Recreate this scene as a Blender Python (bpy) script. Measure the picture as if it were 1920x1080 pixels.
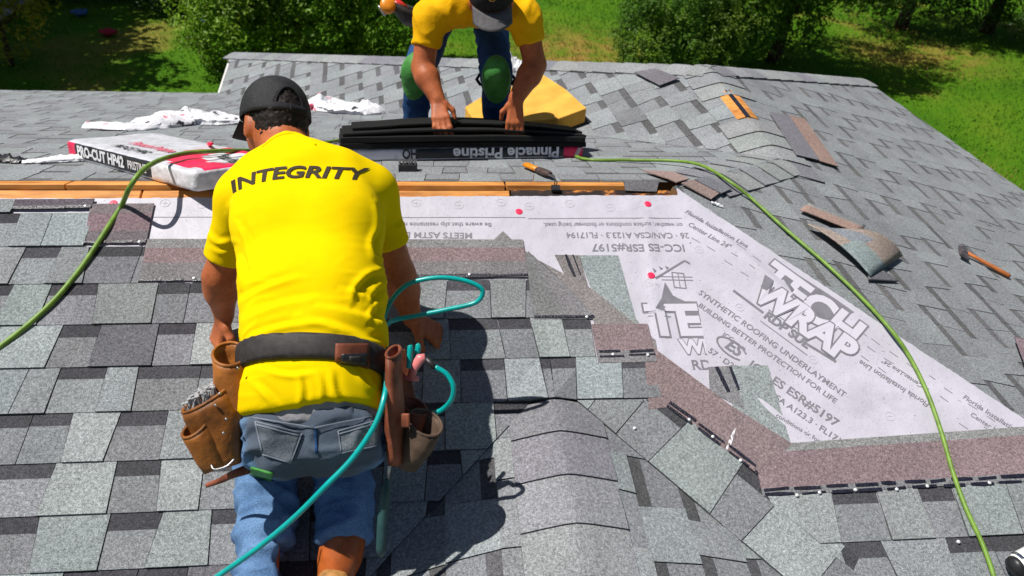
import bpy, bmesh, math, random
import numpy as np
from mathutils import Vector, Matrix, noise
from mathutils.bvhtree import BVHTree

for o in list(bpy.data.objects): bpy.data.objects.remove(o)
scene = bpy.context.scene
COL = scene.collection
random.seed(7); rng = np.random.default_rng(7)

# ------------------------------------------------------------------ camera
F, CX, CY = 1350., 960., 540.                 # focal length and centre in photo pixels (1920 wide)
T = 1/3.; TH = math.atan(T)                   # 4:12 roof pitch
def nrm(v):
    v = np.asarray(v, float); return v/np.linalg.norm(v)
AX = nrm([14390, -169, F])                    # ridge direction seen from the camera
AS = np.array([-150.5, -2035, F]); AS = nrm(AS - AX*(AS@AX)/1.0)
AN = -np.cross(AX, AS)
if AN[1] > 0: AN = -AN
AUP = AN*math.cos(TH) + AS*math.sin(TH)
AY = AS*math.cos(TH) - AN*math.sin(TH)
R = np.array([AX, AY, AUP])
def ray(px, py): return R@np.array([(px-CX)/F, (py-CY)/F, 1.])
NF = np.array([0, -math.sin(TH), math.cos(TH)])
NB = np.array([0, math.sin(TH), math.cos(TH)])
_d = ray(700, 350); _d = _d*(-1.88/(_d@NF)); C = -_d
C[0] = -0.236
def proj(P):
    v = R.T@(np.asarray(P, float)-C); return CX+F*v[0]/v[2], CY+F*v[1]/v[2]
def at(px, py, z): return C + z*ray(px, py)   # point at camera depth z
cam = bpy.data.cameras.new('camera'); camo = bpy.data.objects.new('camera', cam); COL.objects.link(camo)
cam.sensor_width = 36; cam.lens = 36*F/1920; cam.clip_end = 500; cam.clip_start = .02
cam.dof.use_dof = True; cam.dof.focus_distance = 2.1; cam.dof.aperture_fstop = 4.5
M = Matrix([[R[i][0], -R[i][1], -R[i][2], C[i]] for i in range(3)] + [[0, 0, 0, 1]])
camo.matrix_world = M
scene.camera = camo

# ------------------------------------------------------------------ sky, sun, exposure
TOSUN = nrm([-.45, .10, .885])
w = bpy.data.worlds.new('World'); scene.world = w; w.use_nodes = True
nt = w.node_tree; bg = nt.nodes['Background']
sky = nt.nodes.new('ShaderNodeTexSky'); sky.sky_type = 'NISHITA'; sky.sun_disc = False
sky.sun_elevation = math.asin(TOSUN[2]); sky.sun_rotation = math.atan2(TOSUN[0], TOSUN[1])
nt.links.new(sky.outputs[0], bg.inputs[0]); bg.inputs[1].default_value = .05
sun = bpy.data.lights.new('sun', 'SUN'); suno = bpy.data.objects.new('sun', sun); COL.objects.link(suno)
sun.energy = 5.0; sun.angle = math.radians(.5); sun.color = (1, .955, .89)
suno.rotation_euler = Vector(-TOSUN).to_track_quat('-Z', 'Y').to_euler()
scene.view_settings.view_transform = 'Standard'; scene.view_settings.look = 'None'
scene.view_settings.gamma = 1; scene.view_settings.exposure = .16
scene.render.engine = 'CYCLES'
scene.render.resolution_x = 1024; scene.render.resolution_y = 576

# ------------------------------------------------------------------ helpers
def link(o, parent=None):
    COL.objects.link(o)
    if parent is not None:
        o.parent = parent
        r = parent
        while r.parent: r = r.parent
        if o.parent == r: o.matrix_parent_inverse = Matrix.Translation(r.location).inverted()
    return o
def thing(name, label, cat, loc, group=None):
    o = bpy.data.objects.new(name, None); COL.objects.link(o); o.location = Vector(loc); o.empty_display_size = .05
    o['label'] = label; o['category'] = cat
    if group: o['group'] = group
    return o
def tag(o, label, cat, group=None):
    o['label'] = label; o['category'] = cat
    if group: o['group'] = group
    return o
def mesh(name, V, Fc, mat, parent=None, smooth=False, tints=None, mats=None, mi=None):
    me = bpy.data.meshes.new(name)
    me.from_pydata([tuple(map(float, v)) for v in V], [], [tuple(map(int, f)) for f in Fc])
    if mats:
        for m in mats: me.materials.append(m)
        me.polygons.foreach_set('material_index', list(mi))
    else: me.materials.append(mat)
    if smooth: me.polygons.foreach_set('use_smooth', [True]*len(me.polygons))
    if tints is not None:
        at_ = me.color_attributes.new('tint', 'FLOAT_COLOR', 'CORNER')
        cols = []
        for p, t in zip(me.polygons, tints): cols += [t[0], t[1], t[2], 1.]*p.loop_total
        at_.data.foreach_set('color', cols)
    me.update()
    o = bpy.data.objects.new(name, me)
    return link(o, parent)
class MB:
    """collects shapes into one mesh"""
    def __init__(s): s.V = []; s.F = []; s.T = []
    def add(s, V, Fc, t=None):
        b = len(s.V); s.V += [np.asarray(v, float) for v in V]
        s.F += [tuple(i+b for i in f) for f in Fc]; s.T += [t]*len(Fc) if not isinstance(t, list) else t
        return s
    def build(s, name, mat, parent=None, smooth=False, tinted=False, **k):
        return mesh(name, s.V, s.F, mat, parent, smooth, s.T if tinted else None, **k)
    def box(s, o, ex, ey, ez, t=None):
        o, ex, ey, ez = [np.asarray(q, float) for q in (o, ex, ey, ez)]
        V = [o+a*ex+b*ey+c*ez for c in (0, 1) for b in (0, 1) for a in (0, 1)]
        return s.add(V, [(0, 2, 3, 1), (4, 5, 7, 6), (0, 1, 5, 4), (2, 6, 7, 3), (0, 4, 6, 2), (1, 3, 7, 5)], t)
    def prism(s, P, n, h0, h1, t=None):
        n = np.asarray(n, float); k = len(P)
        V = [np.asarray(p)+n*h0 for p in P]+[np.asarray(p)+n*h1 for p in P]
        area = sum(np.cross(P[i]-P[0], P[(i+1) % k]-P[0]) for i in range(k))@n
        top = tuple(range(k, 2*k)); bot = tuple(range(k))[::-1]
        sides = [(i, (i+1) % k, (i+1) % k+k, i+k) for i in range(k)]
        Fc = [top, bot]+sides
        if area < 0: Fc = [f[::-1] for f in Fc]
        return s.add(V, Fc, t)
    def tube(s, P, r, sides=8, t=None, caps=True, flat=1.):
        P = [np.asarray(p, float) for p in P]; n = len(P)
        rr = r if hasattr(r, '__len__') else [r]*n
        V = []; up = None
        for i in range(n):
            d = nrm(P[min(i+1, n-1)]-P[max(i-1, 0)])
            if up is None:
                a = np.array([0, 0, 1.]) if abs(d[2]) < .9 else np.array([1., 0, 0])
                up = nrm(a-d*(a@d))
            else:
                up = nrm(up-d*(up@d))
            sd = np.cross(d, up)
            for k in range(sides):
                a = 2*math.pi*k/sides; V.append(P[i]+rr[i]*(math.cos(a)*sd+flat*math.sin(a)*up))
        Fc = [(i*sides+k, i*sides+(k+1) % sides, (i+1)*sides+(k+1) % sides, (i+1)*sides+k) for i in range(n-1) for k in range(sides)]
        if caps: Fc += [tuple(range(sides))[::-1], tuple(range((n-1)*sides, n*sides))]
        return s.add(V, Fc, t)
    def lathe(s, o, ax, prof, sides=16, t=None, e1=None):
        o = np.asarray(o, float); ax = nrm(ax)
        a = np.array([0, 0, 1.]) if abs(ax[2]) < .9 else np.array([1., 0, 0])
        e1 = nrm(np.cross(ax, a)) if e1 is None else e1; e2 = np.cross(ax, e1)
        V = [o+ax*h+r*(math.cos(2*math.pi*k/sides)*e1+math.sin(2*math.pi*k/sides)*e2) for (r, h) in prof for k in range(sides)]
        n = len(prof)
        Fc = [(i*sides+k, i*sides+(k+1) % sides, (i+1)*sides+(k+1) % sides, (i+1)*sides+k) for i in range(n-1) for k in range(sides)]
        Fc += [tuple(range(sides))[::-1], tuple(range((n-1)*sides, n*sides))]
        return s.add(V, Fc, t)
    def sphere(s, c, r, seg=10, rings=6, t=None, ax=None):
        c = np.asarray(c, float); r = np.ones(3)*r
        A = np.eye(3) if ax is None else np.asarray(ax)
        V = [c+r[2]*A[2]]
        for i in range(1, rings):
            a = math.pi*i/rings
            for k in range(seg):
                b = 2*math.pi*k/seg
                V.append(c+A[0]*r[0]*math.sin(a)*math.cos(b)+A[1]*r[1]*math.sin(a)*math.sin(b)+A[2]*r[2]*math.cos(a))
        V.append(c-r[2]*A[2])
        Fc = [(0, 1+k, 1+(k+1) % seg) for k in range(seg)]
        for i in range(rings-2):
            for k in range(seg): Fc.append((1+i*seg+k, 1+(i+1)*seg+k, 1+(i+1)*seg+(k+1) % seg, 1+i*seg+(k+1) % seg))
        b = 1+(rings-2)*seg; l = len(V)-1
        Fc += [(b+k, l, b+(k+1) % seg) for k in range(seg)]
        return s.add(V, Fc, t)
def spline(P, n=8):
    P = [np.asarray(p, float) for p in P]; Q = [2*P[0]-P[1]]+P+[2*P[-1]-P[-2]]; out = []
    for i in range(1, len(Q)-2):
        for k in range(n):
            t = k/n
            out.append(.5*(2*Q[i]+(Q[i+1]-Q[i-1])*t+(2*Q[i-1]-5*Q[i]+4*Q[i+1]-Q[i+2])*t*t+(3*Q[i]-3*Q[i+1]+Q[i+2]-Q[i-1])*t**3))
    out.append(P[-1]); return out
def bevel(o, w_, seg=2):
    m = o.modifiers.new('bevel', 'BEVEL'); m.width = w_; m.segments = seg; m.limit_method = 'ANGLE'; m.angle_limit = .6
    return o

# ------------------------------------------------------------------ materials
def mat(name, col=(.5, .5, .5), rough=.6, spec=.3, metal=0.):
    m = bpy.data.materials.new(name); m.use_nodes = True; b = m.node_tree.nodes['Principled BSDF']
    b.inputs['Base Color'].default_value = (*col, 1); b.inputs['Roughness'].default_value = rough
    b.inputs['Specular IOR Level'].default_value = spec; b.inputs['Metallic'].default_value = metal
    return m
def nd(m, t, **k):
    n_ = m.node_tree.nodes.new(t)
    for a, v in k.items(): setattr(n_, a, v)
    return n_
def ramp(m, fac, stops):
    r = nd(m, 'ShaderNodeValToRGB'); e = r.color_ramp.elements
    while len(e) < len(stops): e.new(.5)
    for q, (p, c) in zip(e, stops):
        q.position = p; q.color = (*c, 1) if hasattr(c, '__len__') else (c, c, c, 1)
    m.node_tree.links.new(fac, r.inputs[0]); return r.outputs[0]
def noise_tex(m, scale, detail=2, rough=.5, vec=None, stretch=None):
    L = m.node_tree.links
    n_ = nd(m, 'ShaderNodeTexNoise'); n_.inputs['Scale'].default_value = scale; n_.inputs['Detail'].default_value = detail
    n_.inputs['Roughness'].default_value = rough
    if vec is None:
        g = nd(m, 'ShaderNodeNewGeometry'); vec = g.outputs['Position']
    if stretch:
        mp = nd(m, 'ShaderNodeMapping'); mp.inputs['Scale'].default_value = stretch; L.new(vec, mp.inputs[0]); vec = mp.outputs[0]
    L.new(vec, n_.inputs['Vector']); return n_.outputs[0]
def mul(m, a, b, fac=1., mode='MULTIPLY'):
    x = nd(m, 'ShaderNodeMix', data_type='RGBA', blend_type=mode); x.inputs[0].default_value = fac
    L = m.node_tree.links
    for i, q in ((6, a), (7, b)):
        if isinstance(q, tuple): x.inputs[i].default_value = (*q, 1)
        else: L.new(q, x.inputs[i])
    return x.outputs[2]
def setc(m, out): m.node_tree.links.new(out, m.node_tree.nodes['Principled BSDF'].inputs['Base Color'])
def bump(m, h, st=.5, dist=.002):
    b = nd(m, 'ShaderNodeBump'); b.inputs['Strength'].default_value = st; b.inputs['Distance'].default_value = dist
    L = m.node_tree.links; L.new(h, b.inputs['Height']); L.new(b.outputs[0], m.node_tree.nodes['Principled BSDF'].inputs['Normal'])
def tinted(name, rough=.8, spec=.2):
    m = mat(name, rough=rough, spec=spec); a = nd(m, 'ShaderNodeVertexColor'); a.layer_name = 'tint'; return m, a.outputs[0]
def varied(name, col, rough=.7, spec=.25, scale=30, lo=.8, hi=1.15, bst=.3, bd=.002, bscale=None, metal=0., detail=4):
    m = mat(name, col, rough, spec, metal); n_ = noise_tex(m, scale, detail)
    setc(m, mul(m, col, ramp(m, n_, [(.3, lo), (.7, hi)])))
    if bst: bump(m, noise_tex(m, bscale or scale*3, 3), bst, bd)
    return m

# granules: tint from the piece, salt-and-pepper grain, faint large stains
SH, t_ = tinted('asphalt_granules', .92, .12)
g1 = noise_tex(SH, 380, 2, .7); g2 = noise_tex(SH, 130, 2, .6); g3 = noise_tex(SH, 5, 3)
c_ = mul(SH, t_, ramp(SH, g1, [(.30, .36), (.5, .95), (.62, 1.2), (.72, 1.9)]))
c_ = mul(SH, c_, ramp(SH, g2, [(.3, .68), (.7, 1.3)]))
c_ = mul(SH, c_, ramp(SH, g3, [(.3, .9), (.7, 1.1)]))
setc(SH, c_); bump(SH, g1, .55, .003)
TAR = varied('tar_sealant', (.012, .012, .022), .35, .5, 60, .6, 1.6, .8, .003)
WOOD = mat('pine_sheathing', (.55, .23, .06), .65, .3)
wn = noise_tex(WOOD, 14, 5, .6, None, (.35, 3, 3)); wk = noise_tex(WOOD, 6, 3)
setc(WOOD, mul(WOOD, ramp(WOOD, wn, [(.25, (.33, .11, .02)), (.5, (.62, .26, .06)), (.8, (.75, .38, .12))]), ramp(WOOD, wk, [(.3, .75), (.6, 1.1)])))
bump(WOOD, wn, .4, .002)
WOODT = mat('tar_stained_sheathing', (.3, .12, .03), .6, .3)
wn = noise_tex(WOODT, 15, 6, .65, None, (.8, 2, 2))
setc(WOODT, ramp(WOODT, wn, [(.50, (.018, .012, .010)), (.57, (.09, .035, .018)), (.61, (.5, .18, .03)), (.8, (.68, .28, .05))]))
DECK = varied('deck_wood', (.3, .16, .07), .8, .2, 8)
UND = mat('synthetic_underlayment', (.74, .71, .78), .5, .35)
un = noise_tex(UND, 7, 5); uf = noise_tex(UND, 160, 2)
setc(UND, mul(UND, (.50, .485, .55), ramp(UND, un, [(.3, .88), (.7, 1.06)]))); bump(UND, noise_tex(UND, 13, 5, .55), .55, .009)
_s = ramp(UND, noise_tex(UND, 3.2, 6, .7), [(.58, 1.), (.74, .84)]); _g = ramp(UND, noise_tex(UND, 240, 1), [(.26, .35), (.30, 1.)])
setc(UND, mul(UND, mul(UND, UND.node_tree.nodes['Principled BSDF'].inputs['Base Color'].links[0].from_socket, _s), _g))
INK = varied('grey_print', (.19, .185, .21), .6, .3, 40, .85, 1.1, 0)
INKW = mat('white_print', (.54, .525, .59), .5, .3)
PINK = mat('pink_plastic', (.85, .03, .10), .4, .4)

# ------------------------------------------------------------------ lettering, made once while the scene is still empty
TXT = {}
def text_geo(s, bold=0., shear=0.):
    k = (s, bold, shear)
    if k in TXT: return TXT[k]
    cu = bpy.data.curves.new('lettering', 'FONT'); cu.body = s; cu.offset = bold; cu.shear = shear; cu.resolution_u = 4
    ob = bpy.data.objects.new('lettering', cu); COL.objects.link(ob)
    dg = bpy.context.evaluated_depsgraph_get(); me = bpy.data.meshes.new_from_object(ob.evaluated_get(dg))
    V = np.array([v.co[:] for v in me.vertices]); Fc = [tuple(p.vertices) for p in me.polygons]
    bpy.data.objects.remove(ob); bpy.data.curves.remove(cu); bpy.data.meshes.remove(me)
    TXT[k] = (V, Fc); return TXT[k]
for s_, b_, h_ in (('Florida Installation Line', .012, .15), ('Center Line 24"', .012, .15), ('TECH', .085, 0), ('WRAP', .085, 0), ('TECH', .045, 0), ('WRAP', .045, 0), ('RDP SUL', .05, 0),
                   ('SYNTHETIC ROOFING UNDERLAYMENT', .012, 0), ('BUILDING BETTER PROTECTION FOR LIFE', .012, 0), ('ICC', .012, 0), ('ES', .03, .2), ('TM', .01, 0), ('57 \u00b7 D226', .015, 0),
                   ('ICC-ES ESR#5197', .02, 0), ('CSA A123.3 \u00b7 FL17194', .015, 0), ('conditions or footwear', .012, 0), ('Be aware that slip resistance may', .012, 0),
                   ('MEETS ASTM D', .016, 0), ('dependent on weather, surface conditions or footwear being used.', .012, 0), ('26 \u00b7 CAN/CSA A123.3 \u00b7 FL17194', .014, 0), (') ICC-ES ESR#5197', .018, 0),
                   ('TE', .085, 0), ('WR', .085, 0), ('TE', .045, 0), ('WR', .045, 0), ('RDP', .02, 0), ('INTEGRITY', .030, .22), ('Pinnacle Pristine', .03, 0), ('HQ', .03, 0), ('PRO-CUT HP42', .04, .1), ('PRISTINE', .02, .1)):
    text_geo(s_, b_, h_)

# ------------------------------------------------------------------ roof planes (z = a x + b y + c, main ridge on the x axis at z = 0)
class Plane:
    def __init__(s, a, b, c, u):
        s.a, s.b, s.c = a, b, c; s.n = nrm([-a, -b, 1])
        s.u = nrm(np.array([u[0], u[1], a*u[0]+b*u[1]])); s.v = np.cross(s.n, s.u)
        if s.v[2] < 0: s.u = -s.u; s.v = -s.v
        s.o = np.array([0, 0, c])
    def z(s, x, y): return s.a*x+s.b*y+s.c
    def hit(s, px, py, h=0.):
        d = ray(px, py); k = ((s.o+s.n*h-C)@s.n)/(d@s.n); return C+k*d
    def pt(s, x, y, h=0.): return np.array([x, y, s.z(x, y)])+s.n*h
    def uv(s, P): q = np.asarray(P)-s.o; return q@s.u, q@s.v
    def xyz(s, u, v, h=0.): return s.o+u*s.u+v*s.v+h*s.n
def meet(p, q, r):
    A = np.array([[p.a, p.b, -1], [q.a, q.b, -1], [r.a, r.b, -1]]); return np.linalg.solve(A, [-p.c, -q.c, -r.c])
FR = Plane(0, T, 0, (1, 0)); BK = Plane(0, -T, 0, (1, 0))
E0 = FR.hit(1262, 356); E0 = np.array([E0[0], 0, 0])
RT = Plane(-.318, -.012, .318*E0[0], (0, 1))
J = BK.hit(1465, 297)
J[2] = BK.z(J[0], J[1])
F0 = FR.hit(1918, 787)
_n = nrm(np.cross(F0-E0, J-E0)); RT = Plane(-_n[0]/_n[2], -_n[1]/_n[2], (_n[0]*E0[0])/_n[2], (-.06, 1))
wa = math.radians(6.0); WD = np.array([-math.sin(wa), math.cos(wa), 0]); WL = np.array([-math.cos(wa), -math.sin(wa), 0])
LF = Plane(-T*WL[0], -T*WL[1], J[2]+T*(WL@np.array([J[0], J[1], 0])), WD)
EAVE = -1.20
def onz(p, q, z):        # point of the line p/q at height z
    A = np.array([[p.a, p.b], [q.a, q.b]]); xy = np.linalg.solve(A, [z-p.c, z-q.c]); return np.array([xy[0], xy[1], z])
# far hip end: contains the left hip traced in the photograph
HL = [LF.hit(px, py) for px, py in ((440, 100), (1000, 116))]
HR = RT.hit(1620, 150)
_n = nrm(np.cross(HL[0]-HL[1], HR-HL[1])); FH = Plane(-_n[0]/_n[2], -_n[1]/_n[2], HL[1][2]+(_n[0]*HL[1][0]+_n[1]*HL[1][1])/_n[2], (1, 0))
RE = meet(LF, RT, FH)    # far end of the wing ridge
P0 = FR.hit(1034, 712)   # where the small front gable's ridge dies into the main slope
GL = Plane(T, 0, P0[2]-T*P0[0], (0, 1)); GR = Plane(-T, 0, P0[2]+T*P0[0], (0, 1))
RV0, RV1 = RT.hit(1620, 150), RT.hit(1920, 360)      # right eave
_e = nrm(RV1-RV0); RHP = (-_e[1], _e[0], _e[1]*RV0[0]-_e[0]*RV0[1])
if RHP[0]*E0[0]+RHP[1]*E0[1]+RHP[2] > 0: RHP = tuple(-q for q in RHP)
print('E0', E0, 'J', J, 'RE', RE, 'P0', P0, 'RT', RT.a, RT.b, 'FH', FH.a, FH.b)
GE = -3.9; XL = -5.2; ZGND = -3.85
less = lambda p, q: (p.a-q.a, p.b-q.b, p.c-q.c)      # p.z - q.z <= 0
def clip(poly, hp):                                    # poly of 3D points, keep a x + b y + c <= 0
    out = []
    n = len(poly)
    for i in range(n):
        A, B = poly[i], poly[(i+1) % n]
        da = hp[0]*A[0]+hp[1]*A[1]+hp[2]; db = hp[0]*B[0]+hp[1]*B[1]+hp[2]
        if da <= 0: out.append(A)
        if (da < 0 < db) or (db < 0 < da): out.append(A+(B-A)*(da/(da-db)))
    return out
def clips(poly, hps):
    for h in hps:
        if len(poly) < 3: return []
        poly = clip(poly, h)
    return poly if len(poly) >= 3 else []
def area3(P):
    return .5*np.linalg.norm(sum(np.cross(P[i]-P[0], P[i+1]-P[0]) for i in range(1, len(P)-1)))
ZONE = {
 'back': (BK, [(0, -1, .085), less(BK, RT), less(LF, BK), (0, 1, -3.6), (-1, 0, XL)]),
 'left': (LF, [less(LF, RT), less(LF, FH), less(BK, LF), (LF.a*-1, LF.b*-1, EAVE-LF.c)]),
 'right_far': (RT, [less(RT, LF), less(RT, FH), (0, -1, J[1]), RHP]),
 'right_near': (RT, [less(RT, BK), less(RT, FR), (0, 1, -J[1]), RHP]),
 'gable_left': (GL, [less(FR, GL), less(GL, GR), (0, -1, GE), (-GL.a, -GL.b, EAVE-GL.c)]),
 'gable_right': (GR, [less(FR, GR), less(GR, GL), (0, -1, GE), (-GR.a, -GR.b, EAVE-GR.c)]),
}
# ---- house: deck slabs, walls, fascia
house = thing('house', 'hip roofed house with grey laminated shingles being reroofed', 'house', (0, 0, ZGND))
def big(pl): return [pl.pt(x, y) for x, y in ((-9, -9), (9, -9), (9, 9), (-9, 9))]
slopes = {}
def deck(name, zones, top=-.001):
    m = MB()
    for pl, poly in zones:
        if len(poly) >= 3: m.prism(poly, pl.n, -.04, top)
    return m.build(name, DECK, house)
slopes['front'] = deck('front_slope', [(FR, clips(big(FR), [(0, 1, .10), less(FR, RT), less(GL, FR), (1, 0, -P0[0]), (0, -1, -3.6), (-1, 0, XL)])),
                                        (FR, clips(big(FR), [(0, 1, .10), less(FR, RT), less(GR, FR), (-1, 0, P0[0]), (0, -1, -3.6)]))])
z_ = ZONE['back']; slopes['back'] = deck('back_slope', [(z_[0], clips(big(z_[0]), [(0, -1, .115)]+z_[1][1:]))])
z_ = ZONE['left']; slopes['left'] = deck('wing_left_slope', [(z_[0], clips(big(z_[0]), z_[1]))])
slopes['right'] = deck('wing_right_slope', [(ZONE[k][0], clips(big(ZONE[k][0]), ZONE[k][1])) for k in ('right_far', 'right_near')])
slopes['gable'] = deck('front_gable_slope', [(ZONE[k][0], clips(big(ZONE[k][0]), ZONE[k][1])) for k in ('gable_left', 'gable_right')], -.010)
fz = [FH.pt(*onz(LF, FH, EAVE)[:2]), RE, RV0]
back_c = np.array([(fz[0][0]+fz[2][0])/2, max(fz[0][1], fz[2][1])+1.2, EAVE])
slopes['far'] = deck('wing_hip_slope', [(FH, [fz[0], fz[2], RE])])
VE = onz(LF, BK, EAVE)       # inside eave corner of the valley
fas = MB(); WHITE = varied('white_trim', (.72, .72, .7), .5, .3, 20, .93, 1.03, .1)
for a, b in ((np.array([XL, 3.6, EAVE]), VE), (VE, fz[0]), (fz[0], fz[2]), (fz[2], (RV1+2.0*(RV1-RV0)))):
    d = nrm(b-a); nn = np.cross(d, [0, 0, 1.])
    fas.box(a-np.array([0, 0, .2])-nn*.04, b-a, nn*.02, np.array([0, 0, .155]))
fas.build('fascia', WHITE, house)
WALLM = varied('siding', (.55, .53, .5), .7, .2, 6)
wl = MB(); wl.box((XL+.3, -3.1, ZGND), (J[0]+2.2-XL, 0, 0), (0, 6.2, 0), (0, 0, -EAVE*0+(-1.45-ZGND))); wl.box((VE[0]+.5, 3.1, ZGND), (fz[2][0]-VE[0]-1., 0, 0), (0, min(fz[0][1], fz[2][1])-3.6, 0), (0, 0, -1.45-ZGND))
wl.box((P0[0]-2.2, GE+.2, ZGND), (4.4, 0, 0), (0, -3.1-GE-.2, 0), (0, 0, -1.45-ZGND))
wl.build('wall', WALLM, house)

# ---- shingles
NAILM = mat('bright_nail', (.8, .8, .82), .3, .5, .3)
PAL = {'light': (.275, .305, .31), 'mid': (.205, .213, .228), 'dark': (.14, .14, .165), 'band': (.068, .068, .076), 'purple': (.14, .14, .155)}
PINKG = (.235, .178, .182)
pieces = []      # (screen area, slope key, V, F, tints)
SOFT = {'back': .55, 'right': .68, 'left': .42, 'gable': .30}
def jit(c, s=.10):
    k = 1+random.uniform(-s, s); return tuple(max(0, q*k*(1+random.uniform(-.02, .02))) for q in c)
def screen(poly):
    q = [proj(p) for p in poly]
    if any((R.T@(p-C))[2] < .3 for p in poly): return 0
    c = np.mean(q, 0)
    if not (-20 < c[0] < 1940 and -20 < c[1] < 1100): return 0
    return abs(sum(q[i][0]*q[(i+1) % len(q)][1]-q[(i+1) % len(q)][0]*q[i][1] for i in range(len(q))))/2
def piece(pl, poly, v0, v1, kind, key, lift=0., hb=None, col=None):
    """one exposed shingle tab or recess: slab on the plane, thick at its butt edge"""
    if len(poly) < 3 or area3(poly) < 2e-4: return
    hb = hb if hb is not None else (.0095 if kind == 'tab' else .0055); ht = .0035 if kind == 'tab' else .002
    if key in ('back', 'right') and hb is None: pass
    if key == 'front' and abs(np.mean([q[0] for q in poly])-P0[0]) < .3 and pl is FR and min(q[0] for q in poly) < P0[0]-.004 and max(q[0] for q in poly) > P0[0]+.004:
        piece(pl, clip(poly, (1, 0, -P0[0])), v0, v1, kind, key, lift, hb, col); piece(pl, clip(poly, (-1, 0, P0[0])), v0, v1, kind, key, lift, hb, col); return
    def H(p):
        v = (p-pl.o)@pl.v; k = min(1, max(0, (v-v0)/(v1-v0)))
        ex_ = max(0, min(GL.z(*p[:2]), GR.z(*p[:2]))-FR.z(*p[:2])) if (key == 'front' and pl is FR) else 0
        return lift+hb+(ht-hb)*k+ex_
    m = MB(); k = len(poly)
    up = np.cross(poly[1]-poly[0], poly[2]-poly[0])@pl.n
    if key in ('back', 'right'): hb *= .55; ht *= .55
    elif key != 'front': hb *= .75
    if up < 0: poly = poly[::-1]
    top = [p+pl.n*H(p) for p in poly]; bot = [p+pl.n*(lift-.001) for p in poly]
    base = jit(col or (PAL['light'] if kind == 'tab' else PAL['mid'])); sf = SOFT.get(key, 0.); base = tuple(b_*(1-sf)+m_*sf for b_, m_ in zip(base, (.255, .268, .28)))
    vb = v1-.036-random.uniform(0, .008)
    if kind == 'gap':
        lo = [q for q in clip_v(poly, pl, vb, True)]; hi = [q for q in clip_v(poly, pl, vb, False)]
        if len(lo) >= 3: m.add([p+pl.n*H(p) for p in lo], [tuple(range(len(lo)))], base)
        if len(hi) >= 3: m.add([p+pl.n*H(p) for p in hi], [tuple(range(len(hi)))], jit(tuple(b_*(1-sf)+.17*sf for b_ in PAL['band']), .15))
    else: m.add(top, [tuple(range(k))], base)
    b = len(m.V); m.add(bot+top, [(i, (i+1) % k, (i+1) % k+k, i+k) for i in range(k)], tuple(q*.5 for q in base))
    pieces.append((screen(poly), key, m))
def clip_v(poly, pl, v, below):
    out = []; n = len(poly); s = 1 if below else -1
    for i in range(n):
        A, B = poly[i], poly[(i+1) % n]; da = s*((A-pl.o)@pl.v-v); db = s*((B-pl.o)@pl.v-v)
        if da <= 0: out.append(A)
        if (da < 0 < db) or (db < 0 < da): out.append(A+(B-A)*(da/(da-db)))
    return out
def course(pl, u0, u1, v0, v1, hps, key, lift=0., purple=.045, seed=None, scale=1.):
    u = u0-random.uniform(0, .3); tab = random.random() < .5; sl = 0
    while u < u1:
        wd = random.uniform(.08, .18)*scale if tab else random.uniform(.09, .17)*scale
        a, b = max(u, u0), min(u+wd, u1)
        if b-a > .004:
            s0 = random.uniform(-.007, .007); sl2 = random.uniform(-.010, .010)
            g = .0012
            poly = [pl.xyz(a+g+(sl if a == u else 0), v0), pl.xyz(b-g+(sl2 if b < u1 else 0), v0), pl.xyz(b-g-(sl2 if b < u1 else 0), v1), pl.xyz(a+g-(sl if a == u else 0), v1)]
            sl = sl2
            poly = clips(poly, hps)
            r = random.random(); col = None
            if tab:
                if r < purple: col = PAL['purple']
                elif r < .35: col = tuple(.5*(p+q) for p, q in zip(PAL['light'], PAL['mid']))
            elif r < .3: col = tuple(.6*p+.4*q for p, q in zip(PAL['mid'], PAL['light']))
            if len(poly) >= 3: piece(pl, poly, v0, v1, 'tab' if tab else 'gap', key, lift, None, col)
        u += wd; tab = (not tab) if random.random() < .86 else tab
EXP = .1400
for zk, key in (('back', 'back'), ('left', 'left'), ('right_far', 'right'), ('right_near', 'right'), ('gable_left', 'gable'), ('gable_right', 'gable')):
    pl, hps = ZONE[zk]
    m_ = {'left': [(0, .03), (1, .02)], 'right_far': [(0, .03), (1, .02)], 'gable_left': [(1, .03)], 'gable_right': [(1, .03)]}.get(zk, [])
    hps = list(hps)+([(0, 1, -FR.hit(1040, 764)[1])] if 'gable' in zk else [])
    for i_, d_ in m_: hps[i_] = (hps[i_][0], hps[i_][1], hps[i_][2]+d_)
    poly = clips(big(pl), hps)
    uvs = [pl.uv(p) for p in poly]; u0, u1 = min(q[0] for q in uvs), max(q[0] for q in uvs); v0, v1 = min(q[1] for q in uvs), max(q[1] for q in uvs)
    k0 = 0
    v = v1-math.ceil((v1-v0)/EXP)*EXP
    while v < v1-.005:
        course(pl, u0, u1, v, v+EXP, hps, key); v += EXP
# front slope: rows laid by the crew, each row ending where the photograph shows it
def fuv(px, py): return FR.uv(FR.hit(px, py))
rows_y = [402, 465, 535, 612, 692, 777, 870, 968, 1074]
vrow = [fuv(120, y)[1] for y in rows_y]
vtop = fuv(100, 376)[1]
ends = [26, 160, 262, 1001, 1118, 1243, None, None, None]
end_y = [395, 463, 533, 600, 684, 768, 0, 0, 0]
valL = [less(GL, FR), (1, 0, -P0[0])]
for i, v in enumerate(vrow):
    hi = vrow[i-1] if i else vtop
    u1 = fuv(ends[i], end_y[i])[0] if ends[i] else P0[0]
    course(FR, XL if i > 3 else -4.2, u1, v, hi, valL if i >= 6 else [], 'front', .0045)
v = vrow[-1]
while v > -3.7:
    course(FR, XL, P0[0], v-EXP, v, valL, 'front', .0045); v -= EXP
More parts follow.
